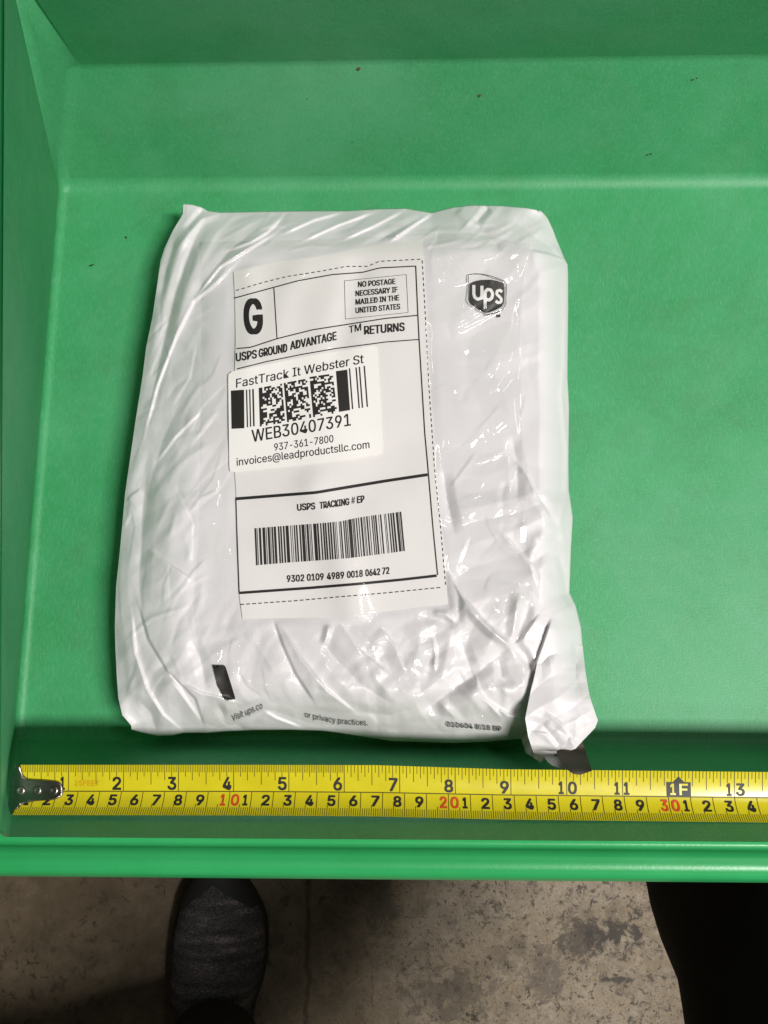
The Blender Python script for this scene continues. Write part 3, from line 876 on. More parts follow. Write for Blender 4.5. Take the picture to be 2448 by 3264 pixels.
# outlines of the characters used: advance, points, triangles (thousandths of a capital height)
GLYPHS = {
' ': (369, '', ''),
'#': (865, '475,0 640,1000 741,1000 577,0 20,276 37,377 786,377 769,276 125,0 289,1000 389,1000 226,0 79,622 96,724 844,724 828,622', '8 10 9 8 11 10 0 2 1 0 3 2 12 14 13 12 15 14 4 6 5 4 7 6'),
'-': (891, '662,481 662,369 224,369 224,481', '2 0 3 2 1 0'),
'.': (369, '187,-9 164,-6 143,3 124,17 109,36 100,57 97,81 100,104 109,126 124,144 143,159 164,168 187,170 211,168 232,159 251,144 266,126 274,104 277,81 274,57 266,36 251,17 232,3 211,-6', '11 13 12 10 13 11 10 14 13 10 15 14 9 15 10 8 15 9 8 16 15 7 16 8 7 17 16 6 17 7 6 18 17 5 18 6 5 19 18 4 19 5 4 20 19 3 20 4 3 21 20 2 21 3 2 22 21 1 22 2 1 23 22 0 23 1'),
'/': (490, '462,1047 140,-150 28,-150 350,1047', '2 0 3 2 1 0'),
'0': (891, '446,-13 375,-7 312,14 255,47 207,94 167,152 135,223 112,305 99,397 94,499 99,602 113,694 136,776 168,847 208,906 256,952 312,986 375,1007 446,1013 516,1007 579,986 635,952 683,906 723,847 755,776 778,694 792,602 797,499 792,397 778,305 755,223 724,152 684,94 636,47 580,14 516,-7 446,97 492,103 534,118 570,145 602,181 628,227 649,283 664,347 673,419 676,499 673,581 664,653 649,717 628,773 602,819 570,855 534,882 492,898 446,903 399,898 357,882 320,855 289,819 263,773 242,717 227,653 218,581 215,499 218,419 227,347 242,283 263,227 289,181 320,145 357,118 399,103', '17 19 18 16 19 17 16 20 19 15 20 16 15 21 20 14 21 15 14 22 21 14 54 22 54 53 22 53 23 22 13 55 14 55 54 14 13 56 55 52 23 53 13 57 56 51 23 52 13 58 57 50 23 51 50 24 23 12 58 13 12 59 58 49 24 50 11 59 12 49 25 24 11 60 59 48 25 49 11 61 60 47 25 48 10 61 11 47 26 25 10 62 61 46 26 47 9 62 10 46 27 26 9 63 62 45 27 46 8 63 9 8 64 63 44 27 45 44 28 27 8 65 64 43 28 44 7 65 8 43 29 28 7 66 65 42 29 43 6 66 7 42 30 29 6 67 66 41 30 42 40 30 41 6 68 67 5 68 6 40 31 30 5 69 68 39 31 40 39 32 31 4 69 5 4 70 69 38 32 39 4 71 70 37 32 38 36 32 37 4 36 71 4 32 36 4 33 32 3 33 4 2 33 3 2 34 33 2 35 34 1 35 2 1 0 35'),
'1': (891, '150,0 150,107 768,107 768,0 542,1000 542,0 417,0 417,881 411,881 169,703 169,839 390,1000', '10 4 11 10 8 4 8 7 4 7 5 4 10 9 8 6 5 7 0 2 1 0 3 2'),
'2': (891, '126,0 126,93 460,450 496,488 528,523 555,555 577,585 596,614 611,642 621,670 627,700 630,730 627,764 618,795 605,823 586,847 564,867 537,883 507,894 475,901 440,903 402,901 369,893 339,880 312,862 290,839 273,813 260,782 252,749 250,711 129,711 133,769 147,822 169,869 200,912 237,947 281,976 331,997 384,1009 442,1013 500,1009 553,997 601,976 644,948 680,915 710,875 732,831 745,783 749,732 747,695 740,660 729,624 713,588 690,550 660,508 624,463 578,411 525,353 300,119 300,111 765,111 765,0', '38 40 39 38 41 40 37 41 38 37 42 41 36 42 37 36 43 42 35 43 36 35 44 43 34 44 35 34 20 44 20 19 44 19 45 44 33 21 34 21 20 34 18 45 19 33 22 21 17 45 18 33 23 22 16 45 17 33 24 23 16 46 45 32 24 33 15 46 16 32 25 24 14 46 15 32 26 25 14 47 46 13 47 14 31 26 32 31 27 26 12 47 13 12 48 47 31 28 27 30 28 31 11 48 12 30 29 28 11 49 48 10 49 11 9 49 10 9 50 49 8 50 9 8 51 50 7 51 8 7 52 51 6 52 7 6 53 52 5 53 6 4 53 5 4 54 53 3 54 4 3 55 54 2 55 3 2 56 55 1 56 2 1 57 56 1 58 57 1 59 58 1 60 59 1 61 60 0 61 1'),
'3': (891, '428,-13 369,-10 313,1 261,19 213,44 172,75 138,113 111,156 94,205 86,259 215,259 221,226 232,197 249,171 270,149 295,131 325,116 357,106 392,100 430,98 469,100 506,108 541,119 571,136 597,157 618,183 634,212 644,246 647,285 644,320 635,354 621,386 601,414 574,439 540,459 499,474 451,484 395,487 308,487 308,588 566,881 566,889 137,889 137,1000 732,1000 732,905 415,547 415,568 486,570 549,562 606,542 655,514 696,479 729,437 753,390 768,339 772,285 768,229 753,177 728,130 695,88 655,53 607,24 553,3 493,-9', '42 44 43 42 45 44 42 41 45 41 40 45 40 46 45 39 47 40 47 46 40 38 47 39 47 49 48 38 49 47 38 50 49 38 51 50 38 37 51 37 52 51 36 52 37 35 52 36 35 53 52 34 53 35 33 53 34 32 53 33 32 54 53 31 54 32 31 55 54 30 55 31 29 55 30 29 56 55 28 56 29 27 56 28 27 57 56 8 10 9 8 11 10 26 57 27 26 58 57 8 12 11 25 58 26 7 12 8 7 13 12 24 58 25 24 59 58 7 14 13 23 59 24 6 14 7 6 15 14 22 59 23 6 16 15 22 60 59 21 60 22 6 17 16 5 17 6 20 60 21 5 18 17 19 60 20 5 19 18 5 60 19 5 61 60 4 61 5 4 62 61 3 62 4 3 63 62 2 63 3 2 64 63 1 64 2 1 0 64'),
'4': (891, '78,207 78,311 485,1000 611,1000 213,326 213,319 812,319 812,207 554,0 554,238 554,287 554,624 674,624 674,0', '1 3 2 1 4 3 10 12 11 10 13 12 1 5 4 1 6 5 1 10 6 10 7 6 0 10 1 0 9 10 13 7 10 0 8 9 8 7 0 8 13 7'),
'5': (891, '435,-13 377,-10 324,2 275,22 231,48 194,80 163,118 139,161 124,207 117,256 240,256 245,227 256,200 271,175 291,153 314,134 341,118 370,107 401,100 435,98 474,101 510,111 543,127 572,148 597,174 617,205 632,240 641,278 644,319 641,360 632,399 616,435 596,466 570,493 540,515 506,531 469,541 428,544 395,542 362,537 329,528 299,515 273,500 252,483 132,497 189,1000 720,1000 720,889 296,889 263,593 268,593 291,611 318,626 349,639 382,648 416,654 451,656 495,653 538,645 578,631 615,612 648,589 678,561 705,529 727,493 745,454 758,412 766,368 768,321 764,259 749,201 725,149 693,102 653,62 607,30 554,6 497,-9', '44 48 45 48 46 45 48 47 46 44 49 48 55 57 56 54 57 55 54 58 57 53 58 54 53 59 58 52 59 53 52 60 59 51 60 52 51 61 60 50 61 51 44 50 49 44 61 50 44 39 61 39 38 61 38 62 61 38 37 62 37 63 62 36 63 37 35 63 36 44 40 39 34 63 35 34 64 63 44 41 40 44 42 41 33 64 34 44 43 42 33 65 64 32 65 33 31 65 32 31 66 65 30 66 31 30 67 66 29 67 30 29 68 67 28 68 29 28 69 68 27 69 28 26 69 27 26 70 69 8 10 9 8 11 10 25 70 26 8 12 11 7 12 8 24 70 25 24 71 70 7 13 12 7 14 13 23 71 24 6 14 7 6 15 14 23 72 71 22 72 23 6 16 15 21 72 22 6 17 16 5 17 6 20 72 21 5 18 17 20 73 72 19 73 20 5 19 18 5 73 19 4 73 5 4 74 73 3 74 4 3 75 74 2 75 3 2 76 75 1 76 2 1 0 76'),
'6': (891, '445,-13 385,-9 330,5 280,29 235,61 197,100 166,146 143,199 129,256 125,318 128,367 139,417 157,470 183,527 221,594 270,669 496,1000 633,1000 297,513 286,513 296,532 309,549 324,565 342,580 362,593 385,603 409,611 434,616 462,617 520,613 573,600 621,579 663,550 698,514 727,471 748,423 760,368 764,309 760,249 746,193 723,143 692,98 654,59 609,28 559,5 504,-9 445,95 482,98 517,108 548,123 575,144 599,169 618,199 632,233 641,269 644,309 641,349 632,386 618,419 599,449 575,474 548,494 517,509 482,518 445,521 408,518 373,510 342,495 314,474 290,450 271,420 257,387 248,351 246,311 248,271 257,234 271,200 290,170 314,144 342,123 373,108 408,98', '15 17 16 15 23 17 23 18 17 14 23 15 27 29 28 26 29 27 26 30 29 25 30 26 24 30 25 24 31 30 13 23 14 23 31 24 13 22 23 18 31 23 18 32 31 13 21 22 18 64 32 64 33 32 13 20 21 13 19 20 12 19 13 18 65 64 63 33 64 18 66 65 62 33 63 62 34 33 12 18 19 12 66 18 12 67 66 61 34 62 12 68 67 60 34 61 12 69 68 59 34 60 59 35 34 11 69 12 11 70 69 58 35 59 58 36 35 11 71 70 57 36 58 10 71 11 10 72 71 56 36 57 56 37 36 9 72 10 9 73 72 55 37 56 8 73 9 8 74 73 54 37 55 54 38 37 8 75 74 53 38 54 7 75 8 53 39 38 7 76 75 52 39 53 7 77 76 51 39 52 6 77 7 51 40 39 6 78 77 50 40 51 5 78 6 5 79 78 49 40 50 49 41 40 5 80 79 48 41 49 5 81 80 47 41 48 4 81 5 4 46 81 46 41 47 46 42 41 4 42 46 3 42 4 3 43 42 2 43 3 2 44 43 1 44 2 1 45 44 0 45 1'),
'7': (891, '191,0 636,881 636,889 122,889 122,1000 768,1000 768,882 324,0', '3 5 4 3 2 5 2 6 5 1 6 2 1 7 6 0 7 1'),
'8': (891, '445,-13 380,-9 321,3 266,22 219,49 178,82 146,121 121,166 107,214 102,266 105,307 113,346 128,384 147,418 171,448 199,474 230,495 264,511 300,520 300,525 254,542 215,569 182,605 158,648 143,696 138,748 143,797 156,842 178,884 208,921 244,953 287,979 335,998 388,1010 445,1013 501,1010 554,998 602,979 644,953 681,921 710,884 733,842 746,797 750,748 745,696 731,649 706,605 674,569 635,542 591,525 591,520 626,511 659,495 690,474 718,448 742,418 761,384 776,346 785,307 788,266 783,214 768,166 744,121 711,82 671,49 623,22 569,3 509,-9 445,97 487,99 526,106 560,118 590,135 615,155 635,180 650,208 659,239 662,272 659,308 649,341 634,371 612,397 587,420 556,438 522,452 485,460 445,462 404,460 367,452 333,438 302,420 276,397 255,371 239,341 230,308 227,272 230,239 239,208 253,180 274,155 299,135 329,118 364,106 402,99 445,569 479,571 510,579 539,590 564,606 586,626 604,650 617,677 625,706 628,738 625,770 617,800 605,826 587,849 566,868 541,884 512,895 480,902 445,904 410,902 378,895 349,884 323,868 302,849 284,826 271,800 264,770 261,738 264,706 271,677 284,650 302,626 323,606 349,590 379,579 410,571', '33 35 34 32 35 33 32 36 35 31 36 32 31 37 36 30 37 31 30 38 37 29 38 30 29 39 38 28 123 29 123 39 29 123 122 39 122 121 39 121 40 39 28 124 123 120 40 121 28 125 124 119 40 120 27 125 28 119 41 40 27 126 125 118 41 119 27 127 126 117 41 118 116 41 117 27 128 127 26 128 27 116 42 41 26 129 128 115 42 116 26 130 129 114 42 115 25 130 26 114 43 42 25 131 130 113 43 114 24 131 25 113 44 43 24 132 131 112 44 113 24 133 132 111 44 112 111 45 44 23 133 24 23 134 133 110 45 111 23 135 134 109 45 110 109 46 45 22 135 23 22 136 135 108 46 109 22 137 136 107 46 108 107 47 46 21 137 22 21 138 137 106 47 107 21 139 138 105 47 106 21 104 139 104 47 105 21 47 104 21 48 47 20 48 21 20 49 48 19 49 20 18 49 19 18 50 49 17 50 18 17 51 50 16 51 17 16 52 51 15 52 16 15 53 52 14 86 15 86 53 15 86 54 53 14 87 86 85 54 86 14 88 87 84 54 85 14 89 88 83 54 84 13 89 14 83 55 54 13 90 89 82 55 83 13 91 90 81 55 82 12 91 13 81 56 55 12 92 91 80 56 81 11 92 12 80 57 56 11 93 92 79 57 80 79 58 57 10 93 11 10 94 93 78 58 79 10 95 94 77 58 78 77 59 58 9 95 10 9 96 95 76 59 77 8 96 9 76 60 59 8 97 96 75 60 76 75 61 60 7 97 8 7 98 97 74 61 75 7 99 98 73 61 74 6 99 7 73 62 61 6 100 99 72 62 73 6 101 100 71 62 72 5 101 6 71 63 62 5 102 101 70 63 71 5 103 102 69 63 70 5 68 103 68 63 69 5 63 68 4 63 5 4 64 63 4 65 64 3 65 4 2 65 3 2 66 65 1 66 2 1 67 66 0 67 1'),
'9': (891, '444,1013 504,1009 559,995 610,971 654,939 692,900 723,854 746,801 760,744 764,682 761,633 750,583 733,530 706,473 668,406 619,331 394,0 256,0 593,487 604,487 594,468 581,451 565,435 547,420 527,407 505,397 481,389 455,384 428,383 370,387 317,400 269,421 227,450 192,486 163,529 142,577 129,632 125,691 129,752 143,807 166,858 198,903 235,941 280,972 330,995 385,1009 444,905 408,902 374,892 342,877 314,856 291,831 272,801 258,767 249,731 246,691 249,651 258,614 272,581 291,551 314,526 342,506 374,491 408,482 444,479 482,482 516,490 548,505 575,526 599,550 618,580 632,613 641,649 644,689 641,729 632,766 618,800 599,830 576,856 548,877 517,892 482,902', '45 1 0 44 1 45 44 2 1 43 2 44 43 3 2 42 3 43 42 4 3 41 4 42 41 46 4 46 5 4 41 47 46 81 5 46 40 47 41 40 48 47 80 5 81 80 6 5 40 49 48 79 6 80 40 50 49 78 6 79 39 50 40 39 51 50 77 6 78 77 7 6 39 52 51 76 7 77 38 52 39 76 8 7 38 53 52 75 8 76 38 54 53 74 8 75 37 54 38 74 9 8 37 55 54 73 9 74 36 55 37 36 56 55 72 9 73 72 10 9 36 57 56 71 10 72 71 11 10 35 57 36 35 58 57 70 11 71 70 12 11 35 59 58 69 12 70 34 59 35 34 60 59 68 12 69 68 13 12 33 60 34 33 61 60 67 13 68 33 62 61 66 19 67 19 13 67 33 63 62 65 18 66 18 19 66 65 24 18 24 17 18 20 13 19 32 63 33 32 64 63 64 24 65 32 24 64 20 14 13 21 14 20 22 14 21 31 24 32 23 14 22 30 24 31 24 14 23 30 25 24 17 14 24 17 15 14 29 25 30 29 26 25 29 27 26 28 27 29 17 16 15'),
'@': (1329, '699,-266 603,-261 516,-247 435,-224 362,-192 298,-152 241,-103 192,-47 152,18 120,91 97,171 84,258 79,352 84,444 98,529 121,608 153,680 193,745 241,802 298,851 361,892 432,924 510,948 595,962 686,966 774,962 855,947 929,922 995,889 1054,849 1105,801 1149,747 1185,689 1213,627 1233,560 1245,493 1249,423 1248,375 1245,327 1241,279 1233,233 1222,189 1208,149 1189,113 1166,82 1138,56 1103,36 1063,25 1015,21 989,22 963,26 936,33 911,42 887,54 866,70 849,88 838,110 831,134 826,134 811,107 791,81 763,58 730,40 689,29 642,25 586,30 536,45 493,69 456,103 425,143 401,190 384,242 374,298 370,358 374,417 386,471 406,520 433,565 466,602 505,633 549,656 597,670 648,674 689,672 725,664 757,651 783,635 803,618 818,601 824,601 824,658 931,658 931,217 933,191 941,167 953,146 970,129 992,119 1018,116 1048,120 1074,131 1094,149 1110,175 1123,208 1132,250 1138,299 1141,357 1142,423 1139,481 1130,537 1114,591 1092,642 1063,690 1028,734 986,773 939,806 884,833 823,853 756,865 683,869 608,865 540,853 476,834 419,807 367,773 322,731 283,683 251,628 225,567 207,500 196,428 192,350 196,270 207,197 225,130 251,69 284,15 323,-33 370,-73 424,-107 484,-133 550,-152 623,-164 703,-168 739,-167 774,-163 809,-158 842,-151 873,-143 901,-135 925,-128 946,-121 962,-115 991,-210 969,-219 943,-227 912,-236 879,-244 844,-251 808,-257 771,-262 734,-265 648,128 688,130 723,139 752,154 776,174 795,200 810,233 821,270 827,314 829,363 827,413 820,455 809,489 793,517 773,538 749,554 720,565 687,571 650,573 615,570 584,561 556,545 532,524 512,499 496,469 484,436 477,401 475,363 477,322 483,284 493,247 507,213 525,184 548,160 576,142 609,131', '23 25 24 22 25 23 22 26 25 21 26 22 21 27 26 20 27 21 20 28 27 19 28 20 19 119 28 119 118 28 118 29 28 19 120 119 19 121 120 117 29 118 19 122 121 116 29 117 18 122 19 116 30 29 18 123 122 115 30 116 18 124 123 114 30 115 17 124 18 114 31 30 113 31 114 17 125 124 113 32 31 16 125 17 112 32 113 16 126 125 111 32 112 111 33 32 16 127 126 15 127 16 81 83 82 81 84 83 80 84 81 80 85 84 89 91 90 89 92 91 79 85 80 79 86 85 110 33 111 79 87 86 78 87 79 15 128 127 110 34 33 78 88 87 14 128 15 77 88 78 77 89 88 77 180 89 180 179 89 179 178 89 178 177 89 177 176 89 176 175 89 175 174 89 174 92 89 109 34 110 77 181 180 77 182 181 14 129 128 76 182 77 76 183 182 109 35 34 76 184 183 108 35 109 13 129 14 76 185 184 75 185 76 13 130 129 75 186 185 108 36 35 173 92 174 107 36 108 74 186 75 74 187 186 172 92 173 12 130 13 74 188 187 12 131 130 106 36 107 106 37 36 73 188 74 171 92 172 73 189 188 106 38 37 73 190 189 170 92 171 72 190 73 105 38 106 11 131 12 11 132 131 105 39 38 72 191 190 169 92 170 104 39 105 71 191 72 71 192 191 104 40 39 168 92 169 11 133 132 10 133 11 103 40 104 71 193 192 70 193 71 103 41 40 167 92 168 167 93 92 70 194 193 102 41 103 166 93 167 10 134 133 166 94 93 69 194 70 102 42 41 69 195 194 101 42 102 165 94 166 9 134 10 165 95 94 69 196 195 164 95 165 100 42 101 100 43 42 164 96 95 68 196 69 68 197 196 163 58 164 58 57 164 57 96 164 163 59 58 56 96 57 68 162 197 99 43 100 162 59 163 9 135 134 56 97 96 68 59 162 98 43 99 56 98 97 56 43 98 56 44 43 55 44 56 68 60 59 67 60 68 8 135 9 54 44 55 54 45 44 67 61 60 53 45 54 66 61 67 8 136 135 66 62 61 53 46 45 52 46 53 65 62 66 51 46 52 65 63 62 51 47 46 50 47 51 64 63 65 49 47 50 49 48 47 7 136 8 7 137 136 7 138 137 6 138 7 6 139 138 5 139 6 5 140 139 151 153 152 150 153 151 149 153 150 5 141 140 148 153 149 147 153 148 146 153 147 4 141 5 4 142 141 145 153 146 144 153 145 4 143 142 143 153 144 4 153 143 3 153 4 3 154 153 3 155 154 2 155 3 2 156 155 2 157 156 2 158 157 1 158 2 1 159 158 1 160 159 0 160 1 0 161 160'),
'A': (943, '32,0 396,1000 543,1000 910,0 777,0 564,595 551,634 536,680 519,732 501,791 480,861 456,940 482,940 458,860 437,789 418,729 402,677 387,633 374,595 167,0 216,279 216,391 727,391 727,279', '0 11 1 11 2 1 11 12 2 12 3 2 0 21 11 21 13 11 13 10 11 13 10 12 10 22 12 22 3 12 9 22 10 21 14 13 8 22 9 21 15 14 7 22 8 21 16 15 6 22 7 21 17 16 5 22 6 21 18 17 21 20 18 20 19 18 4 23 5 23 22 5 0 20 21 20 22 21 20 23 22 23 3 22 0 19 20 4 3 23'),
'B': (897, '118,0 118,1000 474,1000 539,996 597,984 646,964 688,938 722,906 749,869 767,827 779,783 783,735 780,695 773,660 760,629 743,603 724,581 700,562 675,547 648,534 619,524 619,515 651,510 682,499 714,483 743,460 769,432 791,399 808,361 818,317 821,268 818,219 806,173 787,131 759,94 722,62 677,35 623,16 558,4 485,0 245,112 481,112 552,117 607,132 648,157 676,189 693,226 699,268 696,301 687,332 673,361 654,388 630,410 601,429 567,443 530,451 488,454 245,454 245,561 468,561 503,563 536,570 566,582 593,598 616,618 635,642 649,669 658,699 660,732 655,773 640,811 614,843 578,868 531,883 472,888 245,888', '0 75 1 75 2 1 75 3 2 75 4 3 75 5 4 75 6 5 75 7 6 75 74 7 74 8 7 0 58 75 73 8 74 72 8 73 72 9 8 71 9 72 70 9 71 70 10 9 69 10 70 69 11 10 68 11 69 68 12 11 67 12 68 66 12 67 66 13 12 65 13 66 65 14 13 64 14 65 64 15 14 63 15 64 63 16 15 62 16 63 61 16 62 61 17 16 60 17 61 59 17 60 59 18 17 0 57 58 57 59 58 57 18 59 57 19 18 57 20 19 57 21 20 57 22 21 57 23 22 57 24 23 57 25 24 57 56 25 56 55 25 55 26 25 0 40 57 54 26 55 53 26 54 53 27 26 52 27 53 51 27 52 51 28 27 50 28 51 49 28 50 49 29 28 48 29 49 48 30 29 47 30 48 46 30 47 46 31 30 45 31 46 45 32 31 44 32 45 44 33 32 43 33 44 42 33 43 42 34 33 41 34 42 0 41 40 0 34 41 0 35 34 0 36 35 0 37 36 0 38 37 0 39 38'),
'C': (1003, '526,-13 442,-6 366,14 295,49 233,96 180,156 137,227 105,308 86,399 79,499 86,600 105,691 137,773 180,844 233,903 295,951 366,986 442,1006 526,1013 575,1011 623,1004 669,991 712,974 753,952 790,926 824,896 854,861 880,822 902,780 918,734 930,685 803,685 793,718 781,748 765,776 747,800 726,822 702,842 677,859 649,872 620,883 589,890 558,894 526,896 466,891 411,875 361,850 316,814 277,769 246,715 222,652 208,580 203,499 208,419 222,347 246,284 278,230 316,185 361,150 412,124 467,109 526,104 558,106 589,110 620,118 649,128 677,142 702,158 726,178 747,200 765,225 781,252 793,283 803,315 930,315 918,266 902,220 881,178 855,140 825,105 791,74 753,48 713,26 669,9 623,-3 576,-11', '17 19 18 17 20 19 16 20 17 16 21 20 16 22 21 15 22 16 15 23 22 15 24 23 14 24 15 14 25 24 13 44 14 44 43 14 43 25 14 42 25 43 42 26 25 41 26 42 13 45 44 40 26 41 39 26 40 13 46 45 38 26 39 38 27 26 37 27 38 13 47 46 12 47 13 36 27 37 35 27 36 35 28 27 12 48 47 34 28 35 34 29 28 33 29 34 11 48 12 11 49 48 32 29 33 32 30 29 31 30 32 11 50 49 10 50 11 10 51 50 9 51 10 9 52 51 8 52 9 8 53 52 8 54 53 7 54 8 7 55 54 72 74 73 72 75 74 6 55 7 6 56 55 71 75 72 71 76 75 70 76 71 6 57 56 5 57 6 69 76 70 69 77 76 68 77 69 5 58 57 68 78 77 67 78 68 66 78 67 4 58 5 4 59 58 65 78 66 65 79 78 64 79 65 4 60 59 63 79 64 62 79 63 4 61 60 61 79 62 61 80 79 4 80 61 3 80 4 3 81 80 2 81 3 2 82 81 2 83 82 1 83 2 1 84 83 1 85 84 0 85 1'),
'D': (987, '430,0 189,0 189,112 422,112 499,117 567,133 625,159 674,194 714,239 745,293 767,355 780,425 785,502 780,578 767,647 745,709 715,762 676,806 628,842 572,867 507,883 434,888 183,888 183,1000 443,1000 536,993 619,973 693,940 757,895 810,838 852,769 883,689 901,601 907,502 901,403 883,313 852,233 809,164 755,106 689,60 613,27 527,7 245,1000 245,0 118,0 118,1000', '44 23 45 23 42 45 44 22 23 42 24 23 43 24 42 43 21 24 21 25 24 21 26 25 21 27 26 21 28 27 21 20 28 20 29 28 44 21 22 44 2 21 2 43 21 19 29 20 18 29 19 17 29 18 17 30 29 16 30 17 16 31 30 15 31 16 14 31 15 14 32 31 13 32 14 13 33 32 12 33 13 11 33 12 11 34 33 10 34 11 10 35 34 9 35 10 9 36 35 8 36 9 7 36 8 7 37 36 6 37 7 6 38 37 5 38 6 4 38 5 3 38 4 44 1 2 43 3 2 43 38 3 43 39 38 43 40 39 43 41 40 43 0 41 1 43 44 43 0 1'),
'E': (823, '118,0 118,1000 732,1000 732,888 245,888 245,562 699,562 699,450 245,450 245,112 738,112 738,0', '0 4 1 4 2 1 4 3 2 0 5 4 0 8 5 8 6 5 8 7 6 0 9 8 0 10 9 0 11 10'),
'F': (806, '118,0 118,1000 726,1000 726,888 245,888 245,547 681,547 681,435 245,435 245,0', '0 4 1 4 2 1 4 3 2 0 5 4 0 8 5 8 6 5 8 7 6 0 9 8'),
'G': (1023, '528,-13 443,-6 365,14 294,49 231,97 179,156 136,227 104,309 85,399 79,499 85,600 104,691 136,773 179,844 231,903 293,951 362,986 438,1006 521,1013 572,1011 622,1003 669,990 714,972 755,950 793,922 827,891 857,857 883,818 904,777 921,733 932,685 802,685 791,717 777,746 761,773 743,797 723,820 700,839 675,856 649,870 620,882 589,890 556,894 521,896 464,891 410,876 360,850 315,815 277,770 246,715 222,652 208,580 203,499 208,419 222,348 246,285 278,231 317,186 362,150 413,125 469,109 528,104 582,108 632,120 678,140 718,167 751,201 779,242 799,289 811,341 815,398 854,391 556,391 556,503 940,503 940,393 934,315 916,243 886,179 846,122 798,75 740,37 676,9 605,-8', '17 19 18 17 20 19 16 20 17 16 21 20 16 22 21 15 22 16 15 23 22 14 23 15 14 24 23 14 25 24 13 44 14 44 43 14 43 25 14 42 25 43 41 25 42 41 26 25 13 45 44 40 26 41 39 26 40 13 46 45 38 26 39 38 27 26 37 27 38 13 47 46 12 47 13 36 27 37 35 27 36 35 28 27 12 48 47 34 28 35 34 29 28 11 48 12 33 29 34 11 49 48 32 29 33 32 30 29 31 30 32 11 50 49 10 50 11 10 51 50 9 51 10 9 52 51 72 74 73 72 70 74 70 75 74 8 52 9 8 53 52 8 54 53 7 54 8 72 69 70 71 75 70 71 76 75 69 71 72 69 76 71 7 55 54 68 76 69 68 77 76 6 55 7 67 77 68 6 56 55 67 78 77 66 78 67 6 57 56 5 57 6 65 78 66 5 58 57 65 79 78 64 79 65 4 58 5 4 59 58 63 79 64 4 60 59 63 80 79 62 80 63 4 61 60 61 80 62 4 80 61 3 80 4 3 81 80 2 81 3 2 82 81 1 82 2 1 83 82 0 83 1'),
'H': (1016, '118,0 118,1000 245,1000 245,568 771,568 771,1000 898,1000 898,0 771,0 771,456 245,456 245,0', '0 2 1 0 3 2 4 6 5 4 7 6 0 10 3 10 4 3 10 9 4 9 7 4 0 11 10 8 7 9'),
'I': (591, '61,0 61,112 232,112 232,888 61,888 61,1000 530,1000 530,888 359,888 359,112 530,112 530,0', '4 6 5 4 7 6 3 7 4 2 8 3 8 7 3 2 9 8 0 2 1 0 9 2 0 10 9 0 11 10'),
'K': (917, '205,286 205,425 228,455 251,484 273,513 296,541 319,569 343,596 367,623 391,650 416,677 715,1000 881,1000 454,542 448,543 118,0 118,1000 245,1000 245,657 244,442 245,380 245,0 732,0 369,509 448,608 882,0', '15 17 16 15 18 17 10 12 11 10 24 12 24 13 12 9 24 10 15 1 18 1 2 18 2 19 18 8 24 9 7 24 8 7 23 24 13 25 24 6 23 7 5 23 6 0 13 14 0 25 13 4 23 5 3 23 4 3 22 23 2 19 3 19 22 3 20 22 19 15 0 1 21 22 20 15 25 0 21 25 15 22 25 21'),
'L': (772, '118,0 118,1000 245,1000 245,112 710,112 710,0', '0 2 1 0 3 2 0 4 3 0 5 4'),
'M': (1235, '118,0 118,1000 298,1000 545,368 551,352 558,333 565,312 572,290 580,266 588,241 596,215 604,190 612,165 619,140 626,117 632,96 604,96 611,116 617,139 625,162 633,187 640,213 649,238 657,264 665,288 672,311 680,332 687,351 693,368 936,1000 1116,1000 1116,0 991,0 991,572 991,594 991,617 992,643 992,669 992,697 993,725 994,754 994,783 995,812 996,841 996,870 997,899 1008,899 998,868 989,836 978,805 968,773 957,743 947,713 937,685 928,658 919,633 910,610 903,589 896,572 672,0 562,0 335,572 328,589 321,609 313,631 304,655 295,682 285,710 275,739 264,770 254,801 243,834 232,866 220,899 234,899 234,873 235,846 236,818 237,789 237,760 238,731 238,702 238,673 239,646 239,619 240,595 240,572 240,0', '0 73 1 73 2 1 73 74 2 74 3 2 28 45 29 45 30 29 45 46 30 46 31 30 0 72 73 75 3 74 28 44 45 47 31 46 76 3 75 28 48 44 48 43 44 48 43 47 43 31 47 0 76 72 76 71 72 0 77 76 71 3 76 42 31 43 28 49 48 70 3 71 0 78 77 41 31 42 28 50 49 69 3 70 0 79 78 40 31 41 28 51 50 68 3 69 0 80 79 39 31 40 28 52 51 67 3 68 0 81 80 38 31 39 28 53 52 66 3 67 0 82 81 37 31 38 28 54 53 65 3 66 0 83 82 36 31 37 28 55 54 64 3 65 0 84 83 35 31 36 28 56 55 63 3 64 0 85 84 34 31 35 28 57 56 62 3 63 0 86 85 33 31 34 28 58 57 61 3 62 0 87 86 60 3 61 28 59 58 32 31 33 60 4 3 27 59 28 60 5 4 26 59 27 60 6 5 25 59 26 60 7 6 24 59 25 60 8 7 23 59 24 60 9 8 22 59 23 60 10 9 21 59 22 60 11 10 20 59 21 60 12 11 19 59 20 60 18 12 18 13 12 18 13 19 13 59 19 14 59 13 60 17 18 15 59 14 60 16 17 60 15 16 60 59 15'),
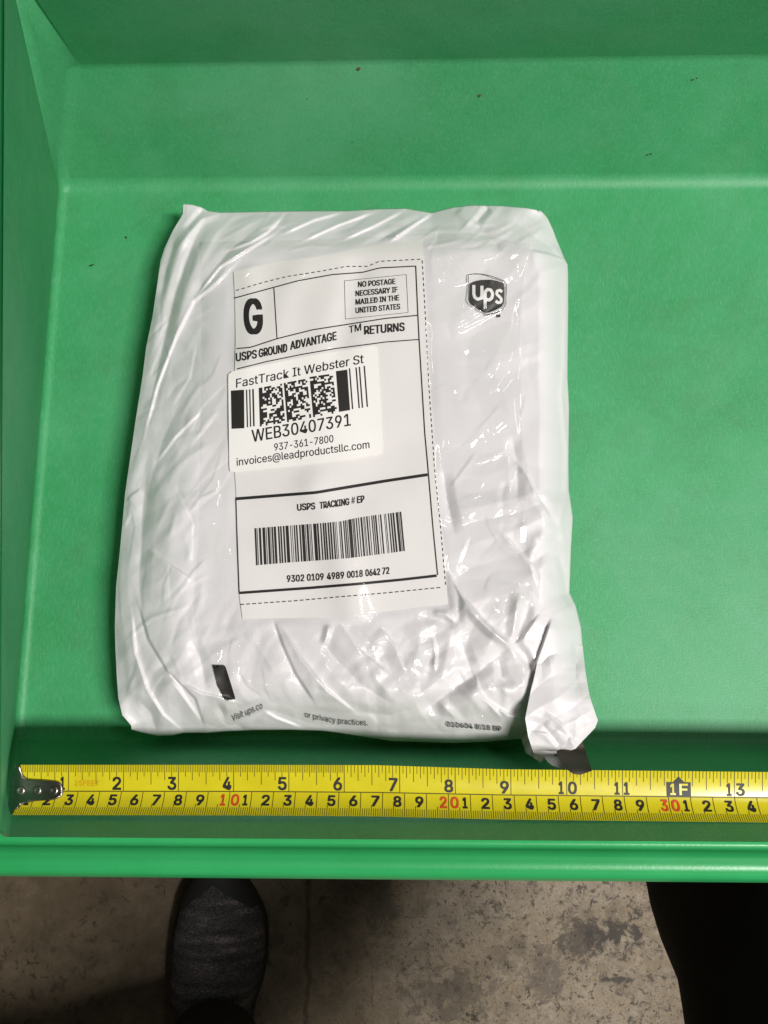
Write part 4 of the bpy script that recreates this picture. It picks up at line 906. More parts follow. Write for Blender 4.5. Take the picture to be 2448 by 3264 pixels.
'N': (1029, '118,0 118,1000 268,1000 674,359 686,341 699,320 713,296 728,270 745,241 762,210 779,177 796,143 813,108 796,105 792,142 790,178 788,213 786,247 785,279 785,309 784,337 784,362 784,383 784,1000 911,1000 911,0 760,0 397,570 381,596 365,623 349,650 331,680 312,713 291,749 268,790 241,836 211,889 234,892 236,844 238,798 240,754 242,714 243,678 244,645 245,616 245,592 246,572 246,0', '0 36 1 36 2 1 36 37 2 37 3 2 22 24 23 22 25 24 38 3 37 0 38 36 38 35 36 0 39 38 35 3 38 34 3 35 0 40 39 33 3 34 0 41 40 32 3 33 0 42 41 31 3 32 30 3 31 0 43 42 29 3 30 0 44 43 28 3 29 0 45 44 27 3 28 0 46 45 0 47 46 26 3 27 21 25 22 20 25 21 26 4 3 26 5 4 19 25 20 26 6 5 18 25 19 26 7 6 17 25 18 26 8 7 16 25 17 26 9 8 15 25 16 26 10 9 14 11 15 11 25 15 26 14 10 14 11 10 12 25 11 26 13 14 13 25 12 26 25 13'),
'O': (1048, '525,-13 442,-6 366,14 296,49 233,96 181,156 137,227 105,308 86,399 79,499 86,600 105,691 137,773 181,844 233,903 296,951 366,986 442,1006 525,1013 608,1006 684,986 754,951 816,903 869,844 912,773 944,691 963,600 969,499 963,399 944,308 912,227 869,156 816,96 754,49 684,14 608,-6 525,104 583,109 637,124 687,149 732,184 771,229 803,283 827,347 841,419 846,499 841,581 827,653 803,717 771,771 732,816 687,851 637,876 583,891 525,896 467,891 413,876 362,850 317,815 278,770 246,716 222,653 208,580 203,499 208,419 222,347 246,284 278,229 317,185 362,150 413,124 467,109', '17 19 18 16 19 17 16 20 19 15 20 16 15 21 20 14 21 15 14 22 21 13 55 14 55 54 14 54 22 14 54 53 22 53 23 22 52 23 53 13 56 55 51 23 52 13 57 56 50 23 51 13 58 57 50 24 23 12 58 13 49 24 50 12 59 58 11 59 12 49 25 24 48 25 49 11 60 59 47 25 48 11 61 60 10 61 11 47 26 25 46 26 47 10 62 61 9 62 10 46 27 26 45 27 46 9 63 62 8 63 9 8 64 63 44 27 45 44 28 27 8 65 64 43 28 44 7 65 8 43 29 28 7 66 65 42 29 43 6 66 7 42 30 29 6 67 66 41 30 42 6 68 67 40 30 41 5 68 6 40 31 30 5 69 68 39 31 40 39 32 31 4 69 5 4 70 69 38 32 39 4 71 70 37 32 38 4 36 71 36 32 37 4 32 36 4 33 32 3 33 4 2 33 3 2 34 33 1 34 2 1 35 34 1 0 35'),
'P': (874, '118,0 118,1000 462,1000 535,995 599,981 653,958 699,927 737,889 766,845 787,795 799,741 803,683 799,626 787,572 766,522 737,477 699,439 653,407 599,384 535,370 462,365 215,365 215,477 457,477 506,479 548,488 584,503 613,523 637,548 655,577 667,610 675,645 677,683 675,722 667,757 655,789 637,818 613,842 584,862 548,877 505,886 456,889 245,889 245,0', '0 42 1 42 2 1 42 3 2 42 4 3 42 5 4 42 6 5 42 7 6 42 41 7 41 40 7 40 8 7 0 22 42 22 43 42 39 8 40 38 8 39 37 8 38 37 9 8 36 9 37 35 9 36 35 10 9 34 10 35 33 10 34 33 11 10 32 11 33 31 11 32 31 12 11 30 12 31 30 13 12 29 13 30 28 13 29 28 14 13 27 14 28 26 14 27 26 15 14 25 15 26 24 15 25 23 15 24 23 16 15 0 21 22 43 23 22 43 20 23 20 16 23 20 17 16 20 18 17 20 19 18 0 20 21 0 43 20'),
'R': (883, '118,0 118,1000 464,1000 536,996 600,982 655,960 701,931 738,894 767,851 788,803 801,750 805,692 801,634 788,582 767,534 738,491 701,456 654,427 599,406 536,393 464,389 189,389 189,501 459,501 508,504 550,512 585,524 615,542 638,564 656,591 669,621 676,655 679,692 676,730 669,765 656,796 638,823 614,846 585,864 549,878 507,886 458,889 245,889 245,0 694,0 452,450 595,450 841,0', '0 22 1 22 42 1 42 2 1 42 3 2 42 4 3 42 5 4 42 6 5 42 7 6 42 41 7 41 40 7 40 8 7 22 43 42 39 8 40 38 8 39 37 8 38 37 9 8 36 9 37 35 9 36 35 10 9 34 10 35 33 10 34 33 11 10 32 11 33 31 11 32 31 12 11 30 12 31 30 13 12 29 13 30 28 13 29 28 14 13 27 14 28 26 14 27 26 15 14 25 15 26 24 15 25 23 15 24 0 21 22 43 23 22 43 45 23 45 15 23 45 16 15 45 46 16 46 17 16 43 20 45 20 44 45 47 17 46 18 47 17 19 47 18 20 47 19 0 20 21 0 43 20 44 47 20'),
'S': (878, '440,-17 370,-13 307,-2 251,18 201,45 159,78 126,118 100,163 83,214 75,268 205,268 212,232 224,200 243,172 266,149 295,130 327,115 363,105 400,99 440,97 484,99 524,106 562,118 596,135 624,156 648,181 665,209 676,240 679,274 676,304 667,330 653,352 633,371 609,387 582,402 551,415 517,426 481,437 361,470 285,497 221,529 169,568 132,615 110,670 102,732 107,786 122,836 147,880 181,919 222,952 270,979 325,998 383,1010 446,1013 510,1010 568,998 621,978 668,952 708,920 741,882 766,839 782,793 788,743 663,743 652,789 629,828 594,860 550,883 499,897 442,901 401,899 363,892 329,880 299,864 273,845 253,822 238,796 229,768 226,738 230,706 240,679 257,656 280,636 305,619 333,606 362,594 390,585 417,577 519,549 549,540 580,530 612,518 645,504 676,487 705,467 732,444 756,418 776,388 791,354 800,316 803,272 798,220 784,170 760,125 727,84 685,49 636,21 578,0 512,-13', '52 54 53 51 54 52 51 55 54 50 55 51 50 56 55 49 56 50 49 57 56 48 57 49 48 58 57 48 59 58 47 70 48 70 69 48 69 59 48 68 59 69 47 71 70 67 59 68 47 72 71 66 59 67 66 60 59 46 72 47 46 73 72 46 74 73 65 60 66 46 75 74 65 61 60 45 75 46 64 61 65 45 76 75 45 77 76 64 62 61 63 62 64 44 77 45 44 78 77 44 79 78 43 79 44 43 80 79 43 81 80 42 81 43 42 82 81 42 83 82 42 84 83 41 84 42 41 85 84 41 86 85 41 87 86 41 88 87 40 88 41 40 89 88 40 90 89 40 91 90 39 91 40 39 92 91 39 93 92 38 93 39 38 94 93 37 94 38 37 95 94 37 96 95 36 96 37 35 96 36 35 97 96 34 97 35 33 97 34 33 98 97 32 98 33 31 98 32 31 99 98 30 99 31 29 99 30 29 100 99 28 100 29 27 100 28 27 101 100 8 10 9 8 11 10 26 101 27 8 12 11 26 102 101 7 12 8 25 102 26 7 13 12 24 102 25 7 14 13 24 103 102 6 14 7 23 103 24 6 15 14 22 103 23 6 16 15 22 104 103 21 104 22 5 16 6 5 17 16 20 104 21 5 18 17 19 104 20 5 19 18 5 104 19 5 105 104 4 105 5 4 106 105 3 106 4 3 107 106 2 107 3 2 108 107 1 108 2 1 0 108'),
'T': (882, '62,888 62,1000 819,1000 819,888 505,888 505,0 379,0 379,888', '0 2 1 0 3 2 7 3 0 6 4 7 4 3 7 6 5 4'),
'U': (1017, '509,-16 433,-11 365,4 303,30 248,65 203,107 166,157 140,213 123,274 118,340 118,1000 244,1000 244,350 248,304 259,261 277,222 301,187 331,158 368,134 410,116 457,105 509,101 561,105 608,116 650,134 686,158 716,187 740,222 758,261 768,304 772,350 772,1000 899,1000 899,340 893,274 877,213 850,157 814,107 768,65 714,30 653,4 584,-11', '9 11 10 9 12 11 30 32 31 30 33 32 9 13 12 29 33 30 8 13 9 29 34 33 8 14 13 28 34 29 7 14 8 28 35 34 27 35 28 7 15 14 7 16 15 26 35 27 6 16 7 26 36 35 6 17 16 25 36 26 6 18 17 24 36 25 5 18 6 24 37 36 5 19 18 23 37 24 5 20 19 22 37 23 22 38 37 4 20 5 4 21 20 21 38 22 4 38 21 3 38 4 3 39 38 2 39 3 2 40 39 1 40 2 1 41 40 0 41 1'),
'V': (943, '401,0 32,1000 166,1000 378,405 391,368 406,323 423,270 442,209 464,139 487,60 461,60 485,141 506,211 525,271 542,323 556,368 569,405 776,1000 910,1000 546,0', '0 2 1 0 3 2 16 18 17 16 19 18 0 4 3 15 19 16 14 19 15 0 5 4 13 19 14 0 6 5 12 19 13 0 7 6 11 19 12 0 8 7 10 9 11 9 19 11 0 9 8 0 19 9'),
'W': (1349, '305,0 32,1000 162,1000 321,385 329,352 337,319 345,286 352,252 360,218 367,184 374,149 381,114 387,78 372,78 379,114 386,149 393,184 400,218 408,252 415,286 424,319 432,352 440,385 602,1000 746,1000 907,385 916,352 925,319 933,286 940,252 948,218 956,184 963,149 970,114 977,78 960,78 967,114 973,149 981,184 988,218 995,252 1003,286 1011,319 1019,352 1028,385 1186,1000 1316,1000 1042,0 895,0 723,635 712,678 701,722 691,769 680,820 670,874 660,934 687,934 677,877 668,825 658,776 648,729 637,682 625,635 453,0', '0 2 1 0 3 2 22 55 23 55 24 23 55 56 24 56 25 24 44 46 45 44 47 46 22 54 55 57 25 56 58 53 57 53 25 57 22 58 54 58 53 54 22 59 58 52 25 53 22 60 59 51 25 52 22 61 60 50 25 51 22 62 61 49 25 50 22 63 62 48 25 49 0 4 3 21 63 22 48 26 25 43 47 44 0 5 4 20 63 21 48 27 26 42 47 43 0 6 5 19 63 20 48 28 27 41 47 42 0 7 6 18 63 19 48 29 28 40 47 41 0 8 7 17 63 18 48 30 29 39 47 40 0 9 8 16 63 17 48 31 30 38 47 39 0 10 9 15 63 16 48 32 31 37 47 38 0 14 10 14 11 10 48 36 32 36 33 32 14 11 15 11 63 15 36 33 37 33 47 37 12 63 11 34 47 33 0 13 14 48 35 36 0 12 13 0 63 12 48 34 35 48 47 34'),
'Y': (928, '400,0 400,409 32,1000 179,1000 378,677 399,642 419,608 437,574 455,539 472,498 491,453 440,453 458,499 476,540 494,576 512,609 531,643 551,677 749,1000 895,1000 527,409 527,0', '1 3 2 1 4 3 17 19 18 17 20 19 1 5 4 16 20 17 15 20 16 1 6 5 14 20 15 1 7 6 13 20 14 1 8 7 12 9 13 9 20 13 1 12 8 12 9 8 1 11 12 10 20 9 1 10 11 1 20 10 0 20 1 0 21 20'),
'a': (765, '314,-17 268,-14 226,-5 186,10 150,30 119,56 94,88 75,124 63,166 60,212 63,252 71,287 85,316 104,341 126,362 152,380 182,394 213,405 246,414 281,421 316,427 350,432 392,438 429,442 459,446 485,450 506,455 521,462 533,471 539,484 542,501 542,505 540,534 534,560 524,583 511,603 493,620 471,633 446,643 417,648 385,650 351,648 320,643 293,634 269,621 249,607 231,591 217,574 205,556 197,538 81,572 100,615 125,650 154,680 187,704 223,724 261,738 301,748 341,754 381,756 409,755 438,751 470,746 501,737 532,725 562,708 589,688 613,661 634,630 649,591 659,546 662,494 662,0 544,0 544,102 536,102 525,84 512,67 495,48 475,31 451,16 423,2 391,-8 355,-15 335,89 377,92 415,101 448,115 476,135 499,157 518,183 531,211 539,241 542,271 542,373 535,368 524,362 510,358 493,353 475,349 455,346 434,342 414,339 394,337 375,334 359,332 345,330 317,326 290,320 264,312 240,302 220,289 203,274 191,255 183,233 181,206 183,182 189,161 200,142 215,126 233,113 255,103 279,95 306,91', '58 60 59 58 61 60 57 61 58 57 62 61 56 62 57 56 63 62 55 63 56 55 64 63 55 65 64 54 65 55 54 66 65 53 66 54 53 67 66 52 67 53 52 40 67 40 39 67 39 68 67 51 41 52 41 40 52 51 42 41 38 68 39 51 43 42 37 68 38 51 44 43 36 68 37 36 69 68 51 45 44 35 69 36 50 45 51 50 46 45 34 69 35 34 70 69 50 47 46 33 70 34 50 48 47 49 48 50 32 70 33 32 71 70 31 71 32 30 71 31 29 71 30 29 72 71 28 72 29 27 72 28 26 94 27 94 72 27 25 94 26 24 94 25 23 94 24 22 94 23 21 94 22 20 94 21 19 94 20 18 94 19 17 94 18 16 94 17 15 94 16 14 94 15 14 95 94 93 72 94 14 96 95 14 97 96 13 97 14 13 98 97 13 99 98 13 100 99 13 101 100 13 102 101 12 102 13 12 103 102 12 104 103 12 105 104 12 106 105 12 107 106 12 108 107 12 109 108 11 109 12 11 110 109 11 111 110 11 112 111 10 112 11 10 113 112 92 72 93 10 114 113 9 114 10 91 72 92 9 115 114 8 115 9 90 72 91 8 116 115 89 72 90 8 117 116 7 117 8 7 118 117 88 74 89 74 72 89 7 119 118 87 74 88 7 120 119 6 120 7 86 75 87 75 74 87 6 121 120 6 122 121 86 76 75 73 72 74 85 76 86 6 123 122 84 76 85 6 84 123 6 76 84 5 76 6 5 77 76 5 78 77 4 78 5 4 79 78 4 80 79 3 80 4 3 81 80 2 81 3 2 82 81 1 82 2 1 83 82 0 83 1'),
'b': (834, '451,-16 408,-13 371,-6 339,7 312,24 289,42 271,61 256,81 243,99 232,115 220,115 220,0 103,0 103,1000 223,1000 223,628 232,628 243,643 255,660 270,680 288,699 310,716 337,733 369,745 406,753 450,756 510,750 565,735 615,709 659,673 697,628 727,575 749,514 763,446 767,371 763,296 749,228 727,166 697,113 660,68 616,32 566,5 511,-11 433,92 477,96 515,108 549,129 578,156 602,190 621,229 634,273 642,321 645,372 642,423 634,470 621,513 603,552 579,585 550,612 516,632 477,644 433,648 389,644 351,633 317,613 288,587 264,555 246,517 232,473 224,425 221,372 224,319 232,270 246,226 265,187 289,154 318,128 352,108 390,96', '12 14 13 12 15 14 24 26 25 23 26 24 23 27 26 22 27 23 22 28 27 21 28 22 20 28 21 20 29 28 19 29 20 18 29 19 18 61 29 61 30 29 17 61 18 17 62 61 60 30 61 17 63 62 59 30 60 16 63 17 16 64 63 58 30 59 58 31 30 12 16 15 12 68 16 68 67 16 67 66 16 66 65 16 65 64 16 57 31 58 56 31 57 56 32 31 55 32 56 55 33 32 54 33 55 12 69 68 53 33 54 53 34 33 12 70 69 52 34 53 12 71 70 51 34 52 51 35 34 50 35 51 12 72 71 50 36 35 49 36 50 12 73 72 48 36 49 48 37 36 12 74 73 47 37 48 12 10 74 10 75 74 47 38 37 46 38 47 10 76 75 45 38 46 10 9 76 9 77 76 12 11 10 8 77 9 45 39 38 44 39 45 8 78 77 7 78 8 43 39 44 7 43 78 7 39 43 6 39 7 6 40 39 5 40 6 4 40 5 4 41 40 3 41 4 2 41 3 2 42 41 1 42 2 1 0 42'),
'c': (778, '407,-16 343,-11 283,5 230,32 182,69 142,114 110,167 86,228 72,295 67,368 72,443 86,511 110,572 142,626 182,671 230,707 283,734 343,750 407,756 443,754 478,749 511,741 543,730 572,716 600,700 625,680 648,658 668,633 686,605 700,576 711,544 595,515 589,534 581,552 571,568 559,584 546,598 531,611 514,622 496,631 476,639 455,644 432,647 407,648 361,644 320,631 285,610 256,581 232,547 213,508 200,464 192,418 189,368 192,320 200,274 213,231 232,192 256,158 285,130 320,108 361,96 407,91 432,92 455,96 477,101 497,109 515,118 532,130 548,143 561,158 573,174 583,192 592,211 598,230 713,201 702,169 688,138 671,110 650,85 628,62 602,42 574,24 544,10 512,-1 479,-10 444,-14', '17 19 18 17 20 19 16 20 17 16 21 20 16 22 21 15 22 16 15 23 22 15 24 23 14 24 15 14 25 24 14 26 25 13 43 14 43 26 14 43 42 26 42 27 26 13 44 43 41 27 42 13 45 44 40 27 41 39 27 40 39 28 27 13 46 45 38 28 39 12 46 13 37 28 38 36 28 37 12 47 46 36 29 28 35 29 36 34 29 35 12 48 47 34 30 29 11 48 12 33 30 34 32 30 33 11 49 48 32 31 30 10 49 11 10 50 49 10 51 50 9 51 10 9 52 51 8 52 9 8 53 52 8 54 53 7 54 8 7 55 54 7 56 55 72 74 73 6 56 7 71 74 72 71 75 74 70 75 71 6 57 56 69 75 70 69 76 75 5 57 6 5 58 57 68 76 69 67 76 68 67 77 76 66 77 67 5 59 58 65 77 66 4 59 5 65 78 77 64 78 65 4 60 59 63 78 64 62 78 63 4 61 60 61 78 62 4 78 61 4 79 78 3 79 4 3 80 79 3 81 80 2 81 3 2 82 81 2 83 82 1 83 2 1 84 83 1 85 84 0 85 1'),
'd': (834, '384,-16 324,-11 269,5 219,32 175,68 138,113 107,166 85,228 72,296 67,371 72,446 85,514 108,575 138,628 176,673 220,709 270,735 325,750 385,756 428,753 466,745 497,733 524,716 546,699 565,680 580,660 592,643 602,628 611,628 611,1000 731,1000 731,0 615,0 615,115 603,115 592,99 580,81 564,61 545,42 523,24 496,7 464,-6 427,-13 402,92 445,96 483,108 517,128 546,154 570,187 589,226 602,270 610,319 613,372 610,425 602,473 589,517 570,555 547,587 518,613 484,633 445,644 402,648 358,644 318,632 284,612 255,585 232,552 213,513 200,470 192,423 189,372 192,321 200,273 213,229 232,190 256,156 285,129 319,108 358,96', '28 30 29 28 31 30 17 19 18 17 20 19 16 20 17 16 21 20 15 21 16 15 22 21 15 23 22 14 23 15 14 24 23 14 25 24 13 61 14 61 25 14 61 26 25 13 62 61 60 26 61 59 26 60 13 63 62 59 27 26 58 27 59 13 64 63 12 64 13 58 28 27 58 57 28 57 56 28 56 55 28 55 54 28 54 31 28 12 65 64 12 66 65 11 66 12 11 67 66 10 67 11 10 68 67 53 31 54 10 69 68 9 69 10 52 31 53 9 70 69 9 71 70 51 31 52 8 71 9 8 72 71 50 31 51 7 72 8 7 73 72 49 31 50 7 74 73 6 74 7 48 31 49 6 75 74 47 33 48 33 31 48 5 75 6 5 76 75 46 33 47 5 77 76 45 34 46 34 33 46 45 35 34 32 31 33 4 77 5 4 78 77 44 35 45 44 36 35 4 43 78 43 36 44 4 36 43 4 37 36 3 37 4 3 38 37 3 39 38 2 39 3 2 40 39 2 41 40 1 41 2 1 42 41 0 42 1'),
'e': (794, '417,-16 348,-11 285,5 230,32 182,69 142,113 109,167 86,227 72,294 67,367 72,441 86,508 109,569 140,624 179,669 226,706 280,734 339,750 403,756 444,753 483,747 522,735 560,719 595,697 628,670 657,637 682,599 702,554 717,503 726,445 730,381 730,333 147,333 147,434 664,434 609,397 606,445 598,488 585,528 567,563 544,593 516,617 483,635 446,645 403,649 360,645 322,634 288,616 258,592 234,563 214,530 200,493 191,455 189,415 189,349 192,297 201,250 217,209 239,173 265,144 297,121 333,104 373,94 417,91 446,92 474,96 499,104 522,114 543,127 561,143 577,162 590,183 601,207 717,179 703,142 684,108 659,77 629,50 594,27 555,9 513,-5 466,-13', '17 19 18 17 20 19 16 20 17 16 21 20 16 22 21 15 22 16 15 23 22 14 23 15 14 24 23 14 25 24 13 45 14 45 44 14 44 25 14 43 25 44 42 25 43 13 46 45 42 26 25 41 26 42 13 47 46 12 47 13 40 26 41 12 48 47 40 27 26 39 27 40 12 49 48 11 49 12 11 50 49 38 27 39 38 28 27 11 51 50 37 28 38 10 51 11 37 29 28 10 52 51 36 29 37 10 33 52 33 53 52 36 34 29 34 30 29 35 34 36 9 33 10 9 32 33 53 34 33 53 30 34 54 30 53 54 31 30 8 32 9 55 31 54 8 31 32 8 55 31 8 56 55 7 56 8 7 57 56 6 57 7 6 58 57 71 73 72 70 73 71 70 74 73 6 59 58 5 59 6 69 74 70 5 60 59 68 74 69 68 75 74 67 75 68 5 61 60 66 75 67 4 61 5 66 76 75 4 62 61 65 76 66 64 76 65 4 63 62 63 76 64 4 76 63 4 77 76 3 77 4 3 78 77 2 78 3 2 79 78 2 80 79 1 80 2 1 81 80 0 81 1'),
'i': (328, '164,870 143,873 123,881 106,894 92,910 84,929 81,950 84,971 92,990 106,1006 123,1019 143,1027 164,1030 187,1027 206,1019 224,1006 237,990 246,971 248,950 246,929 237,910 224,894 206,881 187,873 103,0 103,746 223,746 223,0', '24 26 25 24 27 26 11 13 12 10 13 11 10 14 13 9 14 10 9 15 14 8 15 9 8 16 15 7 16 8 7 17 16 6 17 7 6 18 17 5 18 6 5 19 18 4 19 5 4 20 19 3 20 4 3 21 20 2 21 3 2 22 21 1 22 2 1 23 22 0 23 1'),
'k': (748, '216,268 216,416 237,416 559,746 708,746 362,392 348,392 103,0 103,1000 223,1000 223,0 578,0 291,365 376,450 732,0', '7 9 8 7 1 9 1 10 9 2 4 3 2 13 4 13 5 4 2 12 13 5 14 13 7 0 1 10 2 1 10 12 2 0 5 6 0 14 5 10 11 12 7 14 0 10 14 7 11 14 10'),
'l': (372, '274,-5 221,0 178,15 145,40 122,73 108,115 103,166 103,1000 223,1000 223,194 225,163 229,140 236,122 248,111 265,104 287,102 298,102 308,103 315,103 321,104 328,105 334,107 355,5 344,3 332,0 318,-2 303,-3 289,-4', '6 8 7 6 9 8 6 10 9 5 10 6 5 11 10 5 12 11 5 13 12 4 13 5 4 14 13 20 22 21 19 22 20 18 22 19 4 15 14 17 22 18 16 22 17 15 22 16 4 22 15 3 22 4 2 22 3 1 22 2 1 23 22 1 24 23 1 25 24 0 25 1 0 26 25 0 27 26'),
'm': (1199, '103,0 103,746 220,746 221,581 211,581 224,618 240,651 260,680 284,704 310,724 338,739 368,750 399,757 431,759 482,754 527,737 565,709 595,672 617,629 631,579 614,579 625,614 642,646 663,674 688,699 716,720 748,737 783,749 820,757 858,759 901,756 940,747 977,731 1011,709 1039,680 1063,646 1080,604 1091,556 1095,501 1095,0 974,0 974,499 969,548 954,586 929,615 897,634 861,646 823,650 791,647 762,640 736,629 713,613 694,593 679,570 668,545 661,516 659,486 659,0 539,0 539,511 534,550 520,583 497,611 467,633 432,645 392,650 363,647 336,641 310,629 286,613 265,593 247,568 234,539 226,506 223,468 223,0', '12 14 13 28 30 29 11 14 12 27 30 28 27 31 30 11 15 14 10 15 11 26 31 27 26 32 31 0 2 1 0 4 2 4 3 2 9 15 10 25 32 26 9 16 15 25 33 32 8 16 9 24 33 25 8 17 16 24 34 33 7 17 8 23 34 24 23 35 34 6 17 7 22 47 23 47 35 23 6 65 17 65 18 17 5 66 6 66 65 6 64 18 65 22 48 47 46 35 47 5 67 66 22 49 48 21 49 22 45 35 46 45 36 35 63 18 64 5 68 67 21 50 49 44 36 45 62 18 63 5 69 68 62 19 18 21 51 50 4 69 5 43 36 44 20 51 21 4 70 69 20 52 51 61 19 62 43 37 36 20 53 52 4 71 70 42 37 43 60 20 61 20 19 61 0 72 4 72 71 4 60 53 20 60 54 53 42 38 37 59 54 60 41 38 42 59 55 54 0 73 72 59 56 55 58 56 59 0 74 73 41 39 38 40 39 41 58 57 56 0 75 74'),
'n': (805, '223,446 223,0 103,0 103,746 219,746 220,565 201,565 227,627 260,676 299,712 344,736 393,751 447,756 495,752 540,742 580,724 615,700 645,669 669,631 688,585 698,532 702,472 702,0 582,0 582,462 577,516 562,562 537,598 503,625 461,642 413,647 378,644 346,637 316,624 289,606 267,583 248,556 235,523 226,487', '11 13 12 11 14 13 10 14 11 2 4 3 2 6 4 6 5 4 10 15 14 9 15 10 9 16 15 8 16 9 8 17 16 7 31 8 31 17 8 31 30 17 30 18 17 29 18 30 7 32 31 28 18 29 7 33 32 28 19 18 6 33 7 27 19 28 6 34 33 6 35 34 26 19 27 26 20 19 6 36 35 2 37 6 37 36 6 25 20 26 25 21 20 2 38 37 24 21 25 2 0 38 24 22 21 23 22 24 2 1 0'),
'o': (816, '407,-16 343,-11 283,5 230,32 182,69 142,114 110,167 86,228 72,295 67,368 72,443 86,511 110,572 142,626 182,671 230,707 283,734 343,750 407,756 473,750 533,734 587,707 634,671 674,626 706,572 730,511 744,443 749,368 744,295 730,228 706,167 674,114 634,69 587,32 533,5 473,-11 407,91 455,96 496,108 531,130 561,158 585,192 604,231 617,274 625,320 628,368 625,417 617,464 604,507 585,547 561,581 531,610 496,631 455,644 407,648 361,644 320,631 285,610 256,581 232,547 213,508 200,464 192,418 189,368 192,320 200,274 213,231 232,192 256,158 285,130 320,108 361,96', '17 19 18 16 19 17 16 20 19 15 20 16 15 21 20 14 21 15 14 22 21 13 22 14 13 54 22 54 23 22 13 55 54 53 23 54 13 56 55 52 23 53 13 57 56 51 23 52 12 57 13 51 24 23 12 58 57 50 24 51 12 59 58 49 24 50 11 59 12 49 25 24 11 60 59 48 25 49 10 60 11 48 26 25 10 61 60 47 26 48 10 62 61 46 26 47 46 27 26 9 62 10 9 63 62 45 27 46 8 63 9 8 64 63 44 27 45 44 28 27 8 65 64 43 28 44 43 29 28 7 65 8 7 66 65 42 29 43 7 67 66 41 29 42 6 67 7 41 30 29 6 68 67 40 30 41 5 68 6 40 31 30 5 69 68 39 31 40 5 70 69 38 31 39 4 70 5 38 32 31 4 71 70 37 32 38 4 36 71 36 32 37 4 32 36 3 32 4 3 33 32 2 33 3 2 34 33 1 34 2 1 35 34 0 35 1'),
'p': (834, '103,-281 103,746 220,746 220,628 232,628 242,643 255,660 270,680 288,699 310,716 337,733 369,745 406,753 450,756 510,750 565,735 615,709 659,673 697,628 727,575 749,514 763,446 767,371 763,296 749,228 727,166 697,113 660,68 616,32 566,5 511,-11 451,-16 408,-13 371,-6 339,7 312,24 290,42 271,61 256,81 243,99 232,115 223,115 223,-281 433,92 477,96 515,108 549,129 578,156 602,190 621,229 634,273 642,321 645,372 642,423 634,470 621,513 603,552 579,585 550,612 516,632 477,644 433,648 389,644 351,633 317,613 288,587 264,555 246,517 232,473 224,425 221,372 224,319 232,270 246,226 265,187 289,154 318,128 352,108 390,96', '12 14 13 11 14 12 11 15 14 0 2 1 0 3 2 10 15 11 10 16 15 9 16 10 8 16 9 8 17 16 7 17 8 6 17 7 6 61 17 61 18 17 5 61 6 5 62 61 60 18 61 5 63 62 59 18 60 4 63 5 4 64 63 58 18 59 58 19 18 0 4 3 0 68 4 68 67 4 67 66 4 66 65 4 65 64 4 57 19 58 56 19 57 56 20 19 55 20 56 55 21 20 54 21 55 0 69 68 53 21 54 53 22 21 0 70 69 52 22 53 0 71 70 51 22 52 51 23 22 50 23 51 0 72 71 50 24 23 49 24 50 0 73 72 48 24 49 48 25 24 0 41 73 41 74 73 47 25 48 41 75 74 47 26 25 46 26 47 41 76 75 45 26 46 41 40 76 40 77 76 0 42 41 39 77 40 45 27 26 44 27 45 39 78 77 38 78 39 43 27 44 38 43 78 38 27 43 37 27 38 37 28 27 36 28 37 35 28 36 35 29 28 34 29 35 33 29 34 33 30 29 32 30 33 32 31 30'),
'r': (509, '103,0 103,746 219,746 219,631 227,631 244,666 268,696 300,722 336,741 376,753 419,756 429,756 439,756 451,756 462,755 471,755 479,754 479,634 473,635 464,636 452,638 438,639 422,640 407,640 373,638 342,631 313,618 287,602 265,582 247,557 234,530 226,499 223,466 223,0', '9 11 10 9 12 11 9 13 12 9 14 13 9 15 14 9 16 15 9 17 16 8 17 9 0 2 1 0 3 2 7 17 8 6 17 7 5 19 6 19 18 6 18 17 6 4 23 5 23 22 5 22 21 5 21 20 5 20 19 5 4 24 23 4 25 24 0 4 3 0 31 4 31 30 4 30 29 4 29 28 4 28 27 4 27 26 4 26 25 4 0 32 31 0 33 32'),
's': (717, '358,-16 308,-14 262,-6 220,7 183,24 150,47 121,74 98,107 81,144 70,185 185,209 198,172 218,142 244,118 276,102 314,93 356,89 405,93 446,104 481,122 506,146 522,173 527,202 524,227 515,248 499,267 478,282 450,295 417,305 293,334 231,353 181,378 142,409 114,446 98,489 92,538 96,579 108,617 128,652 155,682 188,707 226,728 270,743 317,753 368,756 416,753 460,745 499,732 533,715 563,693 588,667 608,637 625,605 637,570 527,545 515,572 499,597 477,620 449,639 412,650 368,654 326,650 289,640 257,623 233,600 218,574 213,545 217,519 227,497 244,478 267,463 299,449 338,438 451,411 513,392 563,368 602,337 629,300 646,258 651,209 647,167 635,128 614,93 586,61 552,34 511,13 464,-3 413,-13', '43 45 44 43 46 45 42 46 43 42 47 46 41 47 42 41 48 47 40 48 41 40 49 48 39 49 40 39 50 49 38 50 39 38 60 50 60 51 50 38 61 60 59 51 60 37 61 38 37 62 61 58 51 59 37 63 62 57 51 58 57 52 51 37 64 63 56 52 57 36 64 37 56 53 52 36 65 64 55 53 56 35 65 36 35 66 65 54 53 55 35 67 66 34 67 35 34 68 67 34 69 68 33 69 34 33 70 69 33 71 70 33 72 71 32 72 33 32 73 72 32 74 73 31 74 32 31 75 74 30 75 31 30 76 75 29 76 30 29 77 76 28 77 29 27 77 28 27 78 77 26 78 27 25 78 26 24 78 25 24 79 78 23 79 24 22 79 23 9 11 10 22 80 79 21 80 22 8 11 9 20 80 21 8 12 11 20 81 80 19 81 20 7 12 8 7 13 12 19 82 81 18 82 19 7 14 13 6 14 7 17 82 18 6 15 14 16 82 17 16 83 82 6 16 15 6 83 16 5 83 6 5 84 83 4 84 5 4 85 84 3 85 4 3 86 85 2 86 3 2 87 86 1 87 2 1 0 87'),
